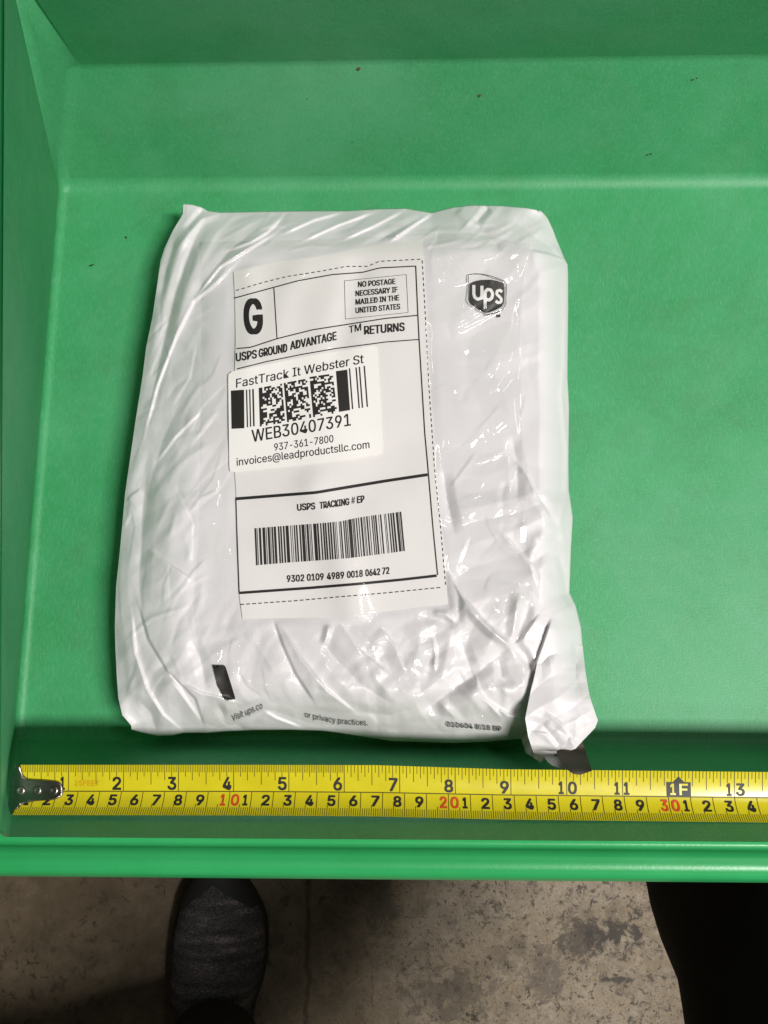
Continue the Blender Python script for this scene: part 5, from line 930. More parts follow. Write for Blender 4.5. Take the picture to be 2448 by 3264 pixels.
't': (447, '401,746 401,643 13,643 13,746 128,926 248,926 248,192 250,162 256,138 267,120 284,108 306,100 335,98 343,98 353,99 364,100 376,102 386,104 397,105 419,3 406,0 392,-3 377,-5 362,-7 346,-8 331,-8 271,-2 221,14 181,42 151,80 133,127 128,183', '31 5 4 31 6 5 2 0 3 2 1 0 31 7 6 30 7 31 30 8 7 30 9 8 29 9 30 29 10 9 29 11 10 17 19 18 16 19 17 15 19 16 29 12 11 14 19 15 13 19 14 12 19 13 29 19 12 28 19 29 27 19 28 26 19 27 26 20 19 26 21 20 25 21 26 25 22 21 25 23 22 25 24 23'),
'u': (806, '358,-10 310,-7 266,4 226,21 190,45 160,77 136,115 118,161 107,214 103,273 103,746 223,746 223,283 229,229 244,184 269,147 303,120 345,104 393,99 428,101 460,109 490,122 516,140 539,163 557,190 571,223 579,259 582,300 582,746 702,746 702,0 586,0 586,181 604,181 578,118 545,69 505,33 461,9 412,-5', '9 11 10 9 12 11 27 29 28 27 30 29 26 30 27 9 13 12 8 13 9 25 33 26 33 30 26 8 14 13 24 33 25 7 14 8 23 32 24 32 33 24 7 15 14 23 34 32 34 31 32 34 30 33 22 34 23 6 15 7 6 16 15 21 34 22 20 34 21 6 17 16 20 35 34 31 30 34 5 17 6 19 35 20 5 18 17 18 35 19 5 35 18 4 35 5 4 36 35 3 36 4 3 37 36 2 37 3 2 38 37 1 38 2 1 0 38'),
'v': (765, '319,0 34,746 166,746 325,305 341,260 355,215 367,171 379,127 392,83 404,41 362,41 374,83 387,127 399,171 411,215 425,260 440,305 599,746 730,746 445,0', '0 2 1 0 3 2 16 18 17 16 19 18 0 4 3 15 19 16 0 5 4 14 19 15 0 6 5 13 19 14 0 7 6 12 19 13 11 8 12 8 19 12 0 11 7 11 8 7 0 10 11 9 19 8 0 9 10 0 19 9'),
'y': (765, '93,-272 121,-168 140,-172 163,-176 184,-177 204,-175 223,-169 240,-159 256,-145 271,-126 284,-101 296,-70 319,-3 34,746 166,746 325,305 341,260 355,215 367,170 379,127 391,83 404,41 361,41 374,83 386,127 398,171 411,215 425,260 440,305 600,746 730,746 401,-114 385,-151 367,-183 347,-210 325,-234 300,-252 274,-267 245,-277 214,-283 180,-285 161,-285 143,-283 127,-281 113,-278 102,-276', '12 14 13 12 15 14 28 30 29 28 31 30 12 16 15 27 31 28 26 31 27 12 17 16 25 21 26 21 31 26 12 18 17 24 21 25 12 19 18 23 20 24 20 21 24 12 23 19 23 20 19 12 22 23 12 21 22 12 31 21 11 31 12 10 31 11 9 31 10 9 32 31 8 32 9 7 32 8 7 33 32 6 33 7 0 2 1 5 33 6 0 3 2 4 33 5 0 4 3 0 33 4 0 34 33 0 35 34 0 36 35 0 37 36 0 38 37 45 38 0 44 38 45 44 39 38 43 39 44 42 39 43 42 40 39 41 40 42'),
}
def glyphs(s, bold=0.0):
    V, Fs = [], []
    x = 0.0
    for ch in s:
        adv, pts, tri = GLYPHS[ch]
        if pts:
            k = len(V)
            for p in pts.split(' '):
                a, b = p.split(',')
                V.append(((int(a) / 1000.0) + x, int(b) / 1000.0))
            t = [int(q_) + k for q_ in tri.split(' ')]
            Fs += [tuple(t[i:i + 3]) for i in range(0, len(t), 3)]
        x += adv / 1000.0
    return np.array(V), Fs
CAPH = None
def text(s, p0, p1, cap, up=None, bold=0.0, fat=0.0, bend=0.0, shear=0.0):
    """lettering from baseline start p0 to end p1, capitals cap px high"""
    global CAPH
    CAPH = 1.0
    V, Fs = glyphs(s, bold)
    x0, x1 = V[:, 0].min(), V[:, 0].max()
    u = (V[:, 0] - x0) / (x1 - x0)
    y = V[:, 1] / CAPH
    p0, p1 = np.array(p0, float), np.array(p1, float)
    if up is None:
        up = (-0.02 * cap, -cap)
    up = np.array(up, float)
    out = []
    for sh, sv in ((0.0, 0.0),) if fat == 0 else ((0, 0), (-fat, -.45 * fat), (fat, .45 * fat), (fat, -.45 * fat), (-fat, .45 * fat)):
        P = p0 + u[:, None] * (p1 - p0) + y[:, None] * up
        P[:, 0] += sh + shear * y * cap
        P[:, 1] += sv
        P[:, 1] += bend * 4 * u * (1 - u)
        out.append((P, Fs))
    return out

def G3(lst, name, hfun, material, parent, lift=0.00015):
    polys = []
    for t in lst:
        if isinstance(t, list):
            polys += t
        else:
            polys.append(t)
    # copies of a glyph shifted for weight get their own sheet
    V, Fc = [], []
    k = 0
    zz = []
    for i, (pts, fs) in enumerate(polys):
        V.append(np.asarray(pts, float))
        zz += [lift + 0.000012 * (i % 5)] * len(pts)
        Fc += [tuple(a + k for a in f) for f in fs]
        k += len(pts)
    V = np.vstack(V)
    h = hfun(V[:, 0], V[:, 1]) + np.array(zz)
    return obj(name, U(V[:, 0], V[:, 1], TZ + h), Fc, material, parent)

# ruled lines of the label
rules = []
rules.append(ribbon([(747, 950), (872, 916), (949, 895), (1060, 875), (1156, 868), (1209, 854), (1325, 848)], 3.6))
rules.append(ribbon([(1325, 847), (1332, 1005), (1336, 1083), (1354, 1381), (1363, 1479), (1380, 1681), (1395, 1833)], 4.0))
rules.append(ribbon([(873, 918), (883, 1078)], 3.4))
rules.append(ribbon([(754, 1111), (799, 1107), (881, 1080), (997, 1051), (1132, 1030), (1228, 1015), (1331, 1005)], 3.6))
rules.append(ribbon([(755, 1176), (852, 1152), (960, 1130), (1069, 1111), (1185, 1096), (1228, 1090), (1335, 1082)], 3.4))
box = [(1098, 895), (1295, 875), (1301, 996), (1101, 1017)]
for i in range(4):
    rules.append(ribbon([box[i], box[(i + 1) % 4]], 1.4))
rules.append(ribbon([(752, 1590), (891, 1579), (1007, 1570), (1084, 1557), (1229, 1533), (1363, 1513)], 9.5))
rules.append(ribbon([(752, 1590), (763, 1889)], 2.6))
rules.append(ribbon([(762, 1890), (988, 1874), (1132, 1862), (1277, 1848), (1392, 1835)], 8.5))
rules += dashes([(752, 926), (843, 899), (920, 880), (968, 873), (1036, 862), (1103, 849), (1171, 849), (1209, 833), (1344, 826)], 2.8, 11, 8)
rules += dashes([(1346, 830), (1357, 1025), (1369, 1256), (1385, 1489), (1403, 1662), (1418, 1836), (1421, 1868)], 2.8, 10, 8)
rules += dashes([(766, 1927), (939, 1915), (1074, 1903), (1229, 1890), (1419, 1871)], 3.0, 12, 7)
G3(rules, 'ruled_lines', h_label, M_INK, label)
lt = []
cb = 0.012
lt.append(text('NO POSTAGE', (1142, 915), (1260, 905), 17, None, cb, 0.9))
lt.append(text('NECESSARY IF', (1134, 944), (1267, 931), 17, None, cb, 0.9))
lt.append(text('MAILED IN THE', (1134, 971), (1272, 957), 17, None, cb, 0.9))
lt.append(text('UNITED STATES', (1134, 998), (1275, 985), 17, None, cb, 0.9))
lt.append(text('TM', (1113, 1062), (1151, 1053), 22, None, 0.0, 0.6))
lt.append(text('RETURNS', (1162, 1066), (1289, 1054), 26, None, cb, 1.4))
lt.append(text('USPS', (753, 1152), (818, 1141), 26, None, cb, 1.3))
lt.append(text('GROUND', (826, 1139), (915, 1121), 26, None, cb, 1.3))
lt.append(text('ADVANTAGE', (926, 1115), (1072, 1083), 26, None, cb, 1.3))
lt.append(text('G', (785, 1067), (836, 1058), 112, (-7, -108), 0.03, 5.0))
lt.append(text('USPS', (948, 1628), (1004, 1623), 21, None, cb, 1.2))
lt.append(text('TRACKING', (1020, 1622), (1113, 1609), 21, None, cb, 1.2))
lt.append(text('#', (1120, 1606), (1132, 1604), 21, None, cb, 0.3))
lt.append(text('EP', (1139, 1604), (1161, 1600), 21, None, cb, 1.2))
c5 = lambda x, y: (780 + x * .3255, 1600 + y * .3255)
for s_, a, b in (('9302', (415, 785), (582, 775)), ('0109', (612, 772), (772, 763)), ('4989', (808, 760), (972, 748)),
                 ('0018', (1005, 745), (1155, 731)), ('0642', (1185, 727), (1325, 715)), ('72', (1350, 710), (1415, 702))):
    lt.append(text(s_, c5(*a), c5(*b), 21, None, cb, 1.1))
for t_ in lt:
    G3([t_], 'lettering', h_label, M_INK, label)
# tracking barcode
bars = [(95, 112), (117, 124), (137, 158), (172, 198), (205, 212), (222, 243), (249, 254), (261, 276), (283, 305), (323, 338), (345, 360),
        (372, 388), (398, 428), (443, 450), (460, 466), (478, 491), (499, 514), (530, 545), (553, 582), (588, 594), (602, 622), (630, 636),
        (643, 651), (668, 698), (704, 720), (735, 748), (760, 775), (781, 796), (808, 822), (830, 845), (856, 870), (877, 884), (893, 898),
        (918, 925), (932, 945), (960, 972), (978, 990), (996, 1004), (1012, 1045), (1052, 1060), (1064, 1075), (1086, 1098), (1110, 1120),
        (1133, 1150), (1160, 1164), (1170, 1178), (1190, 1204), (1215, 1222), (1240, 1250), (1258, 1268), (1275, 1290), (1307, 1312),
        (1325, 1338), (1365, 1370), (1378, 1385), (1403, 1415), (1425, 1440), (1448, 1465), (1480, 1502), (1508, 1514), (1520, 1535)]
btop = resample([(811, 1684), (910, 1676), (1007, 1669), (1084, 1662), (1132, 1652), (1180, 1644), (1279, 1631)], 200)
bbot = resample([(816, 1802), (920, 1793), (1007, 1787), (1113, 1779), (1209, 1767), (1291, 1756)], 200)
def onl(a, t):
    t = np.clip(t, 0, 1) * 199
    i = min(int(t), 198)
    return a[i] + (a[i + 1] - a[i]) * (t - i)
bl = []
for a, b in bars:
    ta, tb = (a - 95) / 1440, (b - 95) / 1440
    bl.append(quad(onl(btop, ta), onl(btop, tb), onl(bbot, tb), onl(bbot, ta), 2, 8))
G3(bl, 'barcode', h_label, M_INK, label)

# white address sticker over the label
def rounded(poly, r, n_=6):
    out = []
    p = [np.array(t, float) for t in poly]
    for i in range(len(p)):
        a, b, c_ = p[i - 1], p[i], p[(i + 1) % len(p)]
        u1, u2 = (a - b) / np.linalg.norm(a - b), (c_ - b) / np.linalg.norm(c_ - b)
        if u1 @ u2 < -0.9:
            out.append(b)
            continue
        for k in range(n_ + 1):
            t = k / n_
            out.append((1 - t) ** 2 * (b + u1 * r) + 2 * t * (1 - t) * b + t * t * (b + u2 * r))
    return out
SB = rounded(STB, 13)
def poly_fill_grid(name, poly, step, hfun, material, parent, lift=0.0):
    """sheet with a fine interior bounded by poly: rows of quads clipped at the outline"""
    P = np.asarray(poly, float)
    P = resample(np.vstack([P, P[:1]]), int(np.hypot(*np.diff(np.vstack([P, P[:1]]), axis=0).T).sum() / step))[:-1]
    bm_ = bmesh.new()
    vs_ = [bm_.verts.new((x, y, 0)) for x, y in P]
    bm_.faces.new(vs_)
    x0, y0 = P.min(0)
    x1, y1 = P.max(0)
    for k in range(1, int((x1 - x0) / step) + 1):
        geom = bm_.verts[:] + bm_.edges[:] + bm_.faces[:]
        bmesh.ops.bisect_plane(bm_, geom=geom, plane_co=(x0 + k * step + 0.13, 0, 0), plane_no=(1, 0, 0), dist=1e-4)
    for k in range(1, int((y1 - y0) / step) + 1):
        geom = bm_.verts[:] + bm_.edges[:] + bm_.faces[:]
        bmesh.ops.bisect_plane(bm_, geom=geom, plane_co=(0, y0 + k * step + 0.17, 0), plane_no=(0, 1, 0), dist=1e-4)
    bm_.verts.index_update()
    V = np.array([v_.co[:2] for v_ in bm_.verts])
    Fs = [[v_.index for v_ in f.verts] for f in bm_.faces]
    bm_.free()
    h = hfun(V[:, 0], V[:, 1])
    W = U(V[:, 0], V[:, 1], TZ + h + lift)
    # face up
    out = []
    for f in Fs:
        a, b, c_ = W[f[0]], W[f[1]], W[f[2]]
        out.append(f if np.cross(b - a, c_ - a)[2] >= 0 else f[::-1])
    return obj(name, W, out, material, parent, True)
sticker = poly_fill_grid('address_sticker', SB, 16, h_stick, M_STICK, parcel)
st = []
st.append(text('FastTrack It Webster St', (753, 1236), (1159, 1157), 28, (0, -28), 0.0, 0.4))
st.append(text('WEB30407391', (804, 1409), (1118, 1356), 37, (-2, -38), 0.0, 0.7))
st.append(text('937-361-7800', (875, 1437), (1063, 1409), 23, (-1, -23), 0.0, 0.3))
st.append(text('invoices@leadproductsllc.com', (755, 1485), (1178, 1428), 24, (-1, -24), 0.0, 0.3))
for t_ in st:
    G3([t_], 'lettering', h_stick, M_INK, sticker)
q = []
q.append(quad((736, 1245), (778, 1242), (779, 1365), (738, 1367), 3, 8))
for a, b in ((784, 788), (794, 798), (804, 809)):
    q.append(quad((a, 1242 - (a - 784) * .1), (b, 1242 - (a - 784) * .1), (b + 3, 1362 - (a - 784) * .15), (a + 3, 1362 - (a - 784) * .15), 2, 6))
q.append(quad((1071, 1183), (1107, 1178), (1116, 1307), (1081, 1313), 3, 8))
for (a, y0_, c_, y1_) in ((1112, 1174, 1122, 1304), (1133, 1171, 1143, 1301), (1143.5, 1169, 1153.5, 1300), (1159, 1166, 1169, 1297)):
    q.append(quad((a, y0_), (a + 4.3, y0_), (c_ + 4.3, y1_), (c_, y1_), 2, 6))
# three blocks of small cells (a random pattern)
s2 = lambda x, y: np.array((720 + x * .3195, 1160 + y * .3195))
cr = random.Random(12)
for (tl, tr, br, bl_) in (((328, 240), (560, 196), (592, 585), (340, 625)), ((578, 190), (810, 146), (852, 536), (612, 582)), ((835, 130), (1066, 96), (1112, 488), (872, 532))):
    a, b, c_, d = s2(*tl), s2(*tr), s2(*br), s2(*bl_)
    nc, nr = 13, 20
    f_ = lambda u, v_: (1 - v_) * ((1 - u) * a + u * b) + v_ * ((1 - u) * d + u * c_)
    for j in range(nr):
        run = None
        prev = False
        cells = []
        for i in range(nc):
            pr = 0.97 if i == 0 else (0.52 if i < 11 else 0.40)
            if i == 1:
                pr = 0.8
            if prev and i > 1:
                pr += 0.10
            prev = cr.random() < pr
            cells.append(prev)
        i = 0
        while i < nc:
            if cells[i]:
                k = i
                while k < nc and cells[k]:
                    k += 1
                q.append(quad(f_(i / nc, j / nr), f_(k / nc, j / nr), f_(k / nc, (j + 1) / nr), f_(i / nc, (j + 1) / nr), 2, 2))
                i = k
            else:
                i += 1
G3(q, 'barcode', h_stick, M_INK, sticker)

# clear document pouch glued on the front
PT = [(636, 772), (800, 768), (1000, 764), (1200, 752), (1350, 744), (1500, 742), (1690, 778)]
PL = [(636, 772), (643, 1000), (642, 1200), (637, 1400), (636, 1600), (632, 1760), (620, 1860), (617, 1960), (640, 2100), (655, 2220), (640, 2300)]
PB = [(640, 2300), (700, 2322), (745, 2308), (800, 2282), (850, 2262), (900, 2274), (985, 2306), (1100, 2333), (1250, 2360), (1450, 2367), (1560, 2362), (1672, 2345)]
PR = [(1690, 778), (1668, 900), (1658, 1050), (1662, 1300), (1668, 1500), (1684, 1700), (1700, 1900), (1708, 2100), (1672, 2345)]
PC = [
 ([(820, 840), (760, 900), (700, 990)], 1.0, 20, 's'),
 ([(975, 862), (945, 890), (925, 868), (900, 860)], 1.2, 12, 'k'),
 ([(1395, 760), (1385, 830), (1400, 900)], 1.4, 14, 'k'),
 ([(1400, 790), (1440, 840), (1470, 870)], 1.2, 12, 's'),
 ([(1440, 760), (1500, 765), (1540, 775)], 1.2, 12, 's'),
 ([(1545, 770), (1560, 800), (1570, 820)], 1.6, 22, 'r'),
 ([(1610, 830), (1660, 790), (1685, 800)], 1.3, 12, 'k'),
 ([(1640, 850), (1670, 820), (1690, 805)], 1.0, 10, 'k'),
 ([(1430, 870), (1450, 900), (1480, 890), (1440, 850)], 1.2, 12, 'k'),
 ([(1380, 930), (1430, 960), (1500, 965)], 1.8, 24, 'r'),
 ([(1370, 1000), (1440, 1020), (1500, 990)], 1.4, 22, 'r'),
 ([(1430, 1050), (1500, 1010), (1580, 960)], 1.5, 9, 'k'),
 ([(1450, 1060), (1530, 1020), (1610, 975)], 1.3, 8, 'k'),
 ([(1590, 900), (1570, 870), (1560, 910)], 1.0, 9, 'k'),
 ([(1460, 1120), (1500, 1100), (1545, 1090)], 1.8, 26, 'r'),
 ([(1590, 1130), (1560, 1190), (1510, 1240)], 1.6, 12, 'k'),
 ([(1600, 1140), (1620, 1180), (1580, 1230), (1520, 1240)], 1.6, 20, 'r'),
 ([(1390, 1240), (1430, 1225), (1460, 1250)], 1.3, 16, 's'),
 ([(1570, 1370), (1610, 1335)], 1.3, 14, 'r'),
 ([(1440, 1460), (1500, 1410), (1560, 1360)], 1.4, 12, 's'),
 ([(1430, 1465), (1520, 1475), (1610, 1440)], 1.0, 10, 'k'),
 ([(1400, 1650), (1470, 1600), (1560, 1560)], 1.1, 12, 's'),
 ([(1410, 1640), (1460, 1660), (1490, 1640)], 1.2, 12, 'k'),
 ([(1560, 1660), (1600, 1610), (1640, 1640)], 1.8, 22, 'r'),
 ([(1560, 1640), (1575, 1690), (1600, 1720)], 1.3, 9, 'k'),
 ([(1590, 1700), (1600, 1735), (1650, 1780)], 1.4, 10, 'k'),
 ([(1600, 1730), (1560, 1770), (1540, 1790)], 1.3, 10, 'k'),
 ([(1560, 1850), (1600, 1870), (1630, 1830)], 2.2, 30, 'r'),
 ([(1555, 1960), (1580, 1900), (1625, 1840)], 2.2, 28, 'r'),
 ([(1620, 1960), (1660, 1890), (1700, 1930), (1750, 1940)], 2.0, 16, 'k'),
 ([(1490, 1930), (1550, 1985), (1640, 2060)], 1.6, 12, 's'),
 ([(720, 1500), (705, 1600), (695, 1700)], -1.2, 18, 'k'),
 ([(715, 1690), (700, 1760), (715, 1800)], 1.4, 14, 'k'),
 ([(730, 1760), (712, 1880), (700, 2000), (690, 2110)], 2.0, 16, 's'),
 ([(745, 1985), (745, 2100), (740, 2180)], 1.6, 14, 'k'),
 ([(770, 1990), (830, 2060), (890, 2150), (930, 2220), (960, 2270)], 2.6, 13, 'k'),
 ([(760, 1975), (740, 2040), (700, 2110)], -1.4, 12, 'k'),
 ([(830, 2170), (880, 2230), (960, 2280)], 1.8, 12, 's'),
 ([(690, 2230), (760, 2240), (840, 2225)], 1.0, 14, 'r'),
 ([(1350, 2270), (1420, 2310), (1470, 2350)], 1.6, 12, 'k'),
 ([(1480, 2240), (1540, 2290), (1640, 2320)], 1.5, 14, 's'),
 ([(1560, 2270), (1530, 2320), (1535, 2355)], 1.4, 10, 'k'),
 ([(1240, 2200), (1280, 2195), (1330, 2230)], 1.2, 14, 'r'),
]
PC2 = 0.16, (rand_creases(11, 70, (1380, 760, 1690, 1300), 25, 110, 35, 80, 0.25, 0.8, 6, 16)
       + rand_creases(12, 70, (1400, 1300, 1690, 2000), 25, 120, 40, 80, 0.25, 0.8, 6, 16)
       + rand_creases(13, 70, (760, 1980, 1680, 2350), 30, 130, -40, 70, 0.2, 0.7, 6, 14)
       + rand_creases(14, 60, (640, 780, 760, 2250), 40, 140, 80, 30, 0.15, 0.5, 6, 14)
       + rand_creases(15, 34, (740, 800, 1000, 1170), 30, 120, 40, 60, 0.15, 0.5, 8, 16))
def h_pouch(px, py):
    lm = label_mask(px, py, 30)
    sm = stick_mask(px, py)
    d = np.minimum.reduce([pdist(px, py, b_)[0] for b_ in (PT, PL, PR)])
    flat = sstep(d / 30)
    fine = 1.1 * crease_sum(px, py, PC) + PC2[0] * crease_sum(px, py, PC2[1]) + 0.00006 * fbm(px, py, 90, 71, 2) + facets(px, py, 9, 5, 150, 0.0013) * np.maximum(zone(px, py), 0.45)
    corner = sstep((1010 - px) / 60) * sstep((1180 - py) / 40)
    fine = fine * (1 - 0.85 * notice_mask(px, py))
    calm = 1 - lm * (1 - 0.75 * corner) * 0.93
    hb = h_bag(px, py) * (1 - lm) + h_label(px, py) * lm
    h = hb + 0.0005 + flat * np.clip(0.0006 + fine * calm, -0.0002, 1)
    return h * (1 - sm) + sm * (h_label(px, py) + 0.0004)
pouch = coons_mesh('document_pouch', (PT, PB, PL, PR), 330, 420, h_pouch, M_FILM, parcel)
c4_ = lambda pts: [(1450 + x * .1507, 840 + y * .1507) for x, y in pts]
sh_out = c4_([(285, 235), (420, 215), (570, 222), (750, 260), (900, 310), (1040, 370), (1085, 420), (1090, 560), (1078, 750), (1080, 830), (1050, 910),
              (1000, 985), (900, 1035), (800, 1060), (680, 1095), (580, 1015), (450, 940), (330, 850), (282, 770), (278, 650), (286, 450), (285, 235)])
sh_in = c4_([(330, 420), (420, 375), (550, 345), (760, 340), (900, 365), (1030, 410), (1045, 500), (1042, 700), (1035, 830), (980, 920), (850, 990),
             (720, 1040), (680, 1045), (600, 990), (370, 850), (330, 760), (325, 600)])
poly_fill_grid('shield_logo', sh_in, 6, h_pouch, M_INKG, pouch, 0.0002)
print_mesh('logo_outline', [ribbon(sh_out, 2.2, 4)] + [ribbon(c4_([(905, 1110), (960, 1100)]), 9, 4)], h_pouch, M_INKG, pouch, 0.0002)
lw = 10.0
lo = [ribbon(c4_([(400, 455), (400, 640), (420, 715), (480, 755), (540, 740), (572, 690)]), lw, 3),
      ribbon(c4_([(572, 470), (572, 760)]), lw, 3),
      ribbon(c4_([(640, 580), (640, 950)]), lw, 3),
      ribbon(c4_([(640, 600), (690, 545), (760, 560), (800, 640), (780, 730), (720, 775), (645, 750)]), lw, 3),
      ribbon(c4_([(1000, 600), (950, 562), (890, 585), (885, 650), (940, 700), (985, 750), (975, 815), (915, 832), (862, 790)]), lw * .9, 3)]
for i in range(len(lo)):
    pass
G3(lo, 'logo_lettering', h_pouch, M_INKW, pouch, 0.0004)
poly_fill_grid('black_mark', [(678, 2121), (718, 2121), (734, 2172), (751, 2228), (719, 2234), (707, 2213), (693, 2184), (686, 2151)], 7, h_pouch, M_INK, pouch, 0.0003)
pt = [text('Visit ups.co', (741, 2300), (838, 2258), 20, (-3, -20), 0.0, 0.0),
      text('or privacy practices.', (972, 2286), (1173, 2313), 17, (0, -18), 0.0, 0.0, 6),
      text('010604 8/18 BP', (1424, 2316), (1598, 2331), 15, (0, -15), 0.02, 0.4)]
for t_ in pt:
    G3([t_], 'printed_notice', h_pouch, M_INKG, pouch, 0.0003)

# ------------------------------------------------------------------ tape measure
ZT = TZ + 0.062
tx = np.array([0, 60, 800, 1200, 1600, 2448, 3200.0])
ty0 = np.array([2439, 2438, 2438, 2439, 2452, 2461, 2469.0])
tym = np.array([2522, 2522, 2523, 2526, 2534, 2543, 2551.0])
ty1 = np.array([2598, 2598, 2599, 2602, 2612, 2622, 2630.0])
DZ0, DZ1 = 0.0022, 0.0060
def tape_pt(x, t, lift=0.0):
    x, t = np.broadcast_arrays(np.asarray(x, float), np.asarray(t, float))
    a = np.interp(x, tx, ty0); m_ = np.interp(x, tx, tym); b = np.interp(x, tx, ty1)
    s = np.abs(t - 0.5) * 2
    up_ = t < 0.5
    z = np.where(up_, DZ0, DZ1) * (0.35 * s + 0.65 * s * s)
    mid = U(x, m_, ZT)
    y = np.where(up_, m_ + (a - m_) * s, m_ + (b - m_) * s)
    P = U(x, y, ZT + z)
    P[..., 0] = mid[..., 0]
    P[..., 2] += lift
    return P
tape = thing('tape_measure', 'yellow steel tape measure blade stretched across the front of the tray', 'tape measure', tuple(tape_pt(40, 0.5)))
xs = np.linspace(66, 3100, 260)
ts = np.linspace(0, 1, 33)
GX, GT = np.meshgrid(xs, ts)
blade = obj('blade', tape_pt(GX, GT).reshape(-1, 3), grid_faces(len(xs), len(ts)), M_TAPE, tape, True)
X0, PI_, PC_ = 43.0, 176.4, 69.3
def inx(v_):
    # inch to px along the blade (slightly wider to the right)
    return X0 + 174.8 * v_ + 0.16 * v_ * v_
def cmx(v_):
    return inx(v_ / 2.54)
tk = []
def tline(x, t0, t1, w):
    n_ = max(2, int(abs(t1 - t0) / 0.06) + 2)
    t = np.linspace(t0, t1, n_)
    V = [(x - w / 2, a) for a in t] + [(x + w / 2, a) for a in t]
    return np.array(V), [(i, i + 1, n_ + i + 1, n_ + i) for i in range(n_ - 1)]
k = 0
for i in range(1, 17 * 32):
    v_ = i / 32
    if v_ > 6 and i % 2:
        continue
    if i % 32 == 0:
        ln, w = 0.5, 2.4
    elif i % 16 == 0:
        ln, w = 0.37, 2.2
    elif i % 8 == 0:
        ln, w = 0.29, 2.1
    elif i % 4 == 0:
        ln, w = 0.22, 2.0
    else:
        ln, w = 0.14, 1.8
    tk.append(tline(inx(v_), 0.002, ln, w))
for i in range(3, 430):
    if i % 10 == 0:
        tk.append(tline(cmx(i / 10), 0.5, 0.995, 2.2))
    elif i % 5 == 0:
        tk.append(tline(cmx(i / 10), 0.77, 0.995, 2.0))
    else:
        tk.append(tline(cmx(i / 10), 0.835, 0.995, 1.8))
# centre line
cl = np.linspace(60, 3090, 180)
V = np.array([(x, 0.49) for x in cl] + [(x, 0.51) for x in cl])
tk.append((V, [(i, i + 1, 180 + i + 1, 180 + i) for i in range(179)]))
def tape_print(name, polys, material, lift):
    V, Fc, Z = [], [], []
    k = 0
    for i, t in enumerate(polys):
        for q_, (pts, fs) in enumerate(t if isinstance(t, list) else [t]):
            V.append(np.asarray(pts, float))
            Z += [lift + 0.00001 * q_] * len(pts)
            Fc += [tuple(a + k for a in f) for f in fs]
            k += len(pts)
    V = np.vstack(V)
    P = tape_pt(V[:, 0], V[:, 1])
    P[:, 2] += np.array(Z)
    return obj(name, P, Fc, material, blade)
tape_print('tick_marks', tk, M_TICK, 0.00012)
def ttext(s, x0, x1, ttop, tbot, bold=0.02, fat=1.3):
    V, Fs = glyphs(s, bold)
    a, b = V[:, 0].min(), V[:, 0].max()
    u = (V[:, 0] - a) / (b - a)
    w = (V[:, 1] - V[:, 1].min()) / (V[:, 1].max() - V[:, 1].min())
    P = np.stack([x0 + u * (x1 - x0), tbot + w * (ttop - tbot)], -1)
    out = []
    for dx, dt in ((0, 0), (-fat, -0.008), (fat, 0.008), (fat, -0.008), (-fat, 0.008)) if fat else ((0, 0),):
        out.append((P + np.array([dx, dt]), Fs))
    return out
num, red, wht, ora = [], [], [], []
for n_ in range(1, 17):
    x = inx(n_)
    if n_ == 12:
        continue
    if n_ < 10:
        num.append(ttext(str(n_), x - (33 if n_ > 1 else 24), x - (8 if n_ > 1 else 12), 0.235, 0.465))
    else:
        a, b = str(n_)
        num.append(ttext(a, x - 24, x - (8 if a != '1' else 11), 0.235, 0.465))
        num.append(ttext(b, x + 6, x + 31 if b != '1' else x + 20, 0.235, 0.465))
x12 = inx(12)
bx0, bx1 = x12 - 38, x12 + 39
nb = np.linspace(0.215, 0.493, 6)
V = np.array([(bx0, t) for t in nb] + [(bx1, t) for t in nb])
box12 = (V, [(i, i + 1, 7 + i, 6 + i) for i in range(5)])
num.append(box12)
num.append((np.array([(x12 - 17, 0.215), (x12 + 19, 0.215), (x12 + 1, 0.105)]), [(0, 1, 2)]))
wht.append(ttext('1', x12 - 26, x12 - 11, 0.25, 0.455))
wht.append(ttext('F', x12 + 3, x12 + 28, 0.25, 0.455))
for n_ in range(1, 43):
    x = cmx(n_)
    if n_ % 10 == 0:
        red.append(ttext(str(n_ // 10), x - 26, x - (6 if n_ > 10 else 12), 0.565, 0.79))
        red.append(ttext('0', x + 8, x + 31, 0.565, 0.79))
    else:
        d = str(n_ % 10)
        num.append(ttext(d, x - 34 if d != '1' else x - 24, x - 11, 0.575, 0.785))
ora.append(ttext('25FEET', 238, 316, 0.30, 0.395, 0.0, 0.0))
for t_ in num:
    tape_print('numeral' if isinstance(t_, list) else 'foot_flag', [t_], M_INK, 0.00024)
for t_ in red:
    tape_print('red_numeral', [t_], M_RED, 0.00024)
tape_print('foot_mark', wht, M_TAPE, 0.00036)
tape_print('length_marking', ora, M_ORANGE, 0.00024)

# end hook
hk = lambda x, y: (x * .2712, 2400 + y * .2712)
HP = [hk(*p) for p in [(215, 140), (235, 190), (260, 260), (310, 310), (430, 318), (560, 325), (650, 334), (690, 345), (715, 370), (735, 420), (740, 460), (725, 495),
                       (690, 522), (630, 545), (400, 560), (300, 580), (240, 600), (180, 660), (112, 730), (60, 716), (40, 690), (100, 560), (140, 380), (140, 270), (180, 195)]]
def h_hook(px, py):
    d = np.clip((64 - px) / 40.0, 0, 1)
    s = np.clip(np.abs(py - 2522) / 78.0, 0, 1)
    arch = np.where(py < 2522, DZ0, DZ1) * (0.35 * s + 0.75 * s * s) + 0.0004
    return (ZT - TZ) + 0.0011 + arch - 0.008 * d * d
hook = poly_fill_grid('hook', HP, 9, h_hook, M_METAL, tape)
sol = hook.modifiers.new('thickness', 'SOLIDIFY')
sol.thickness = 0.0008
sol.offset = -1
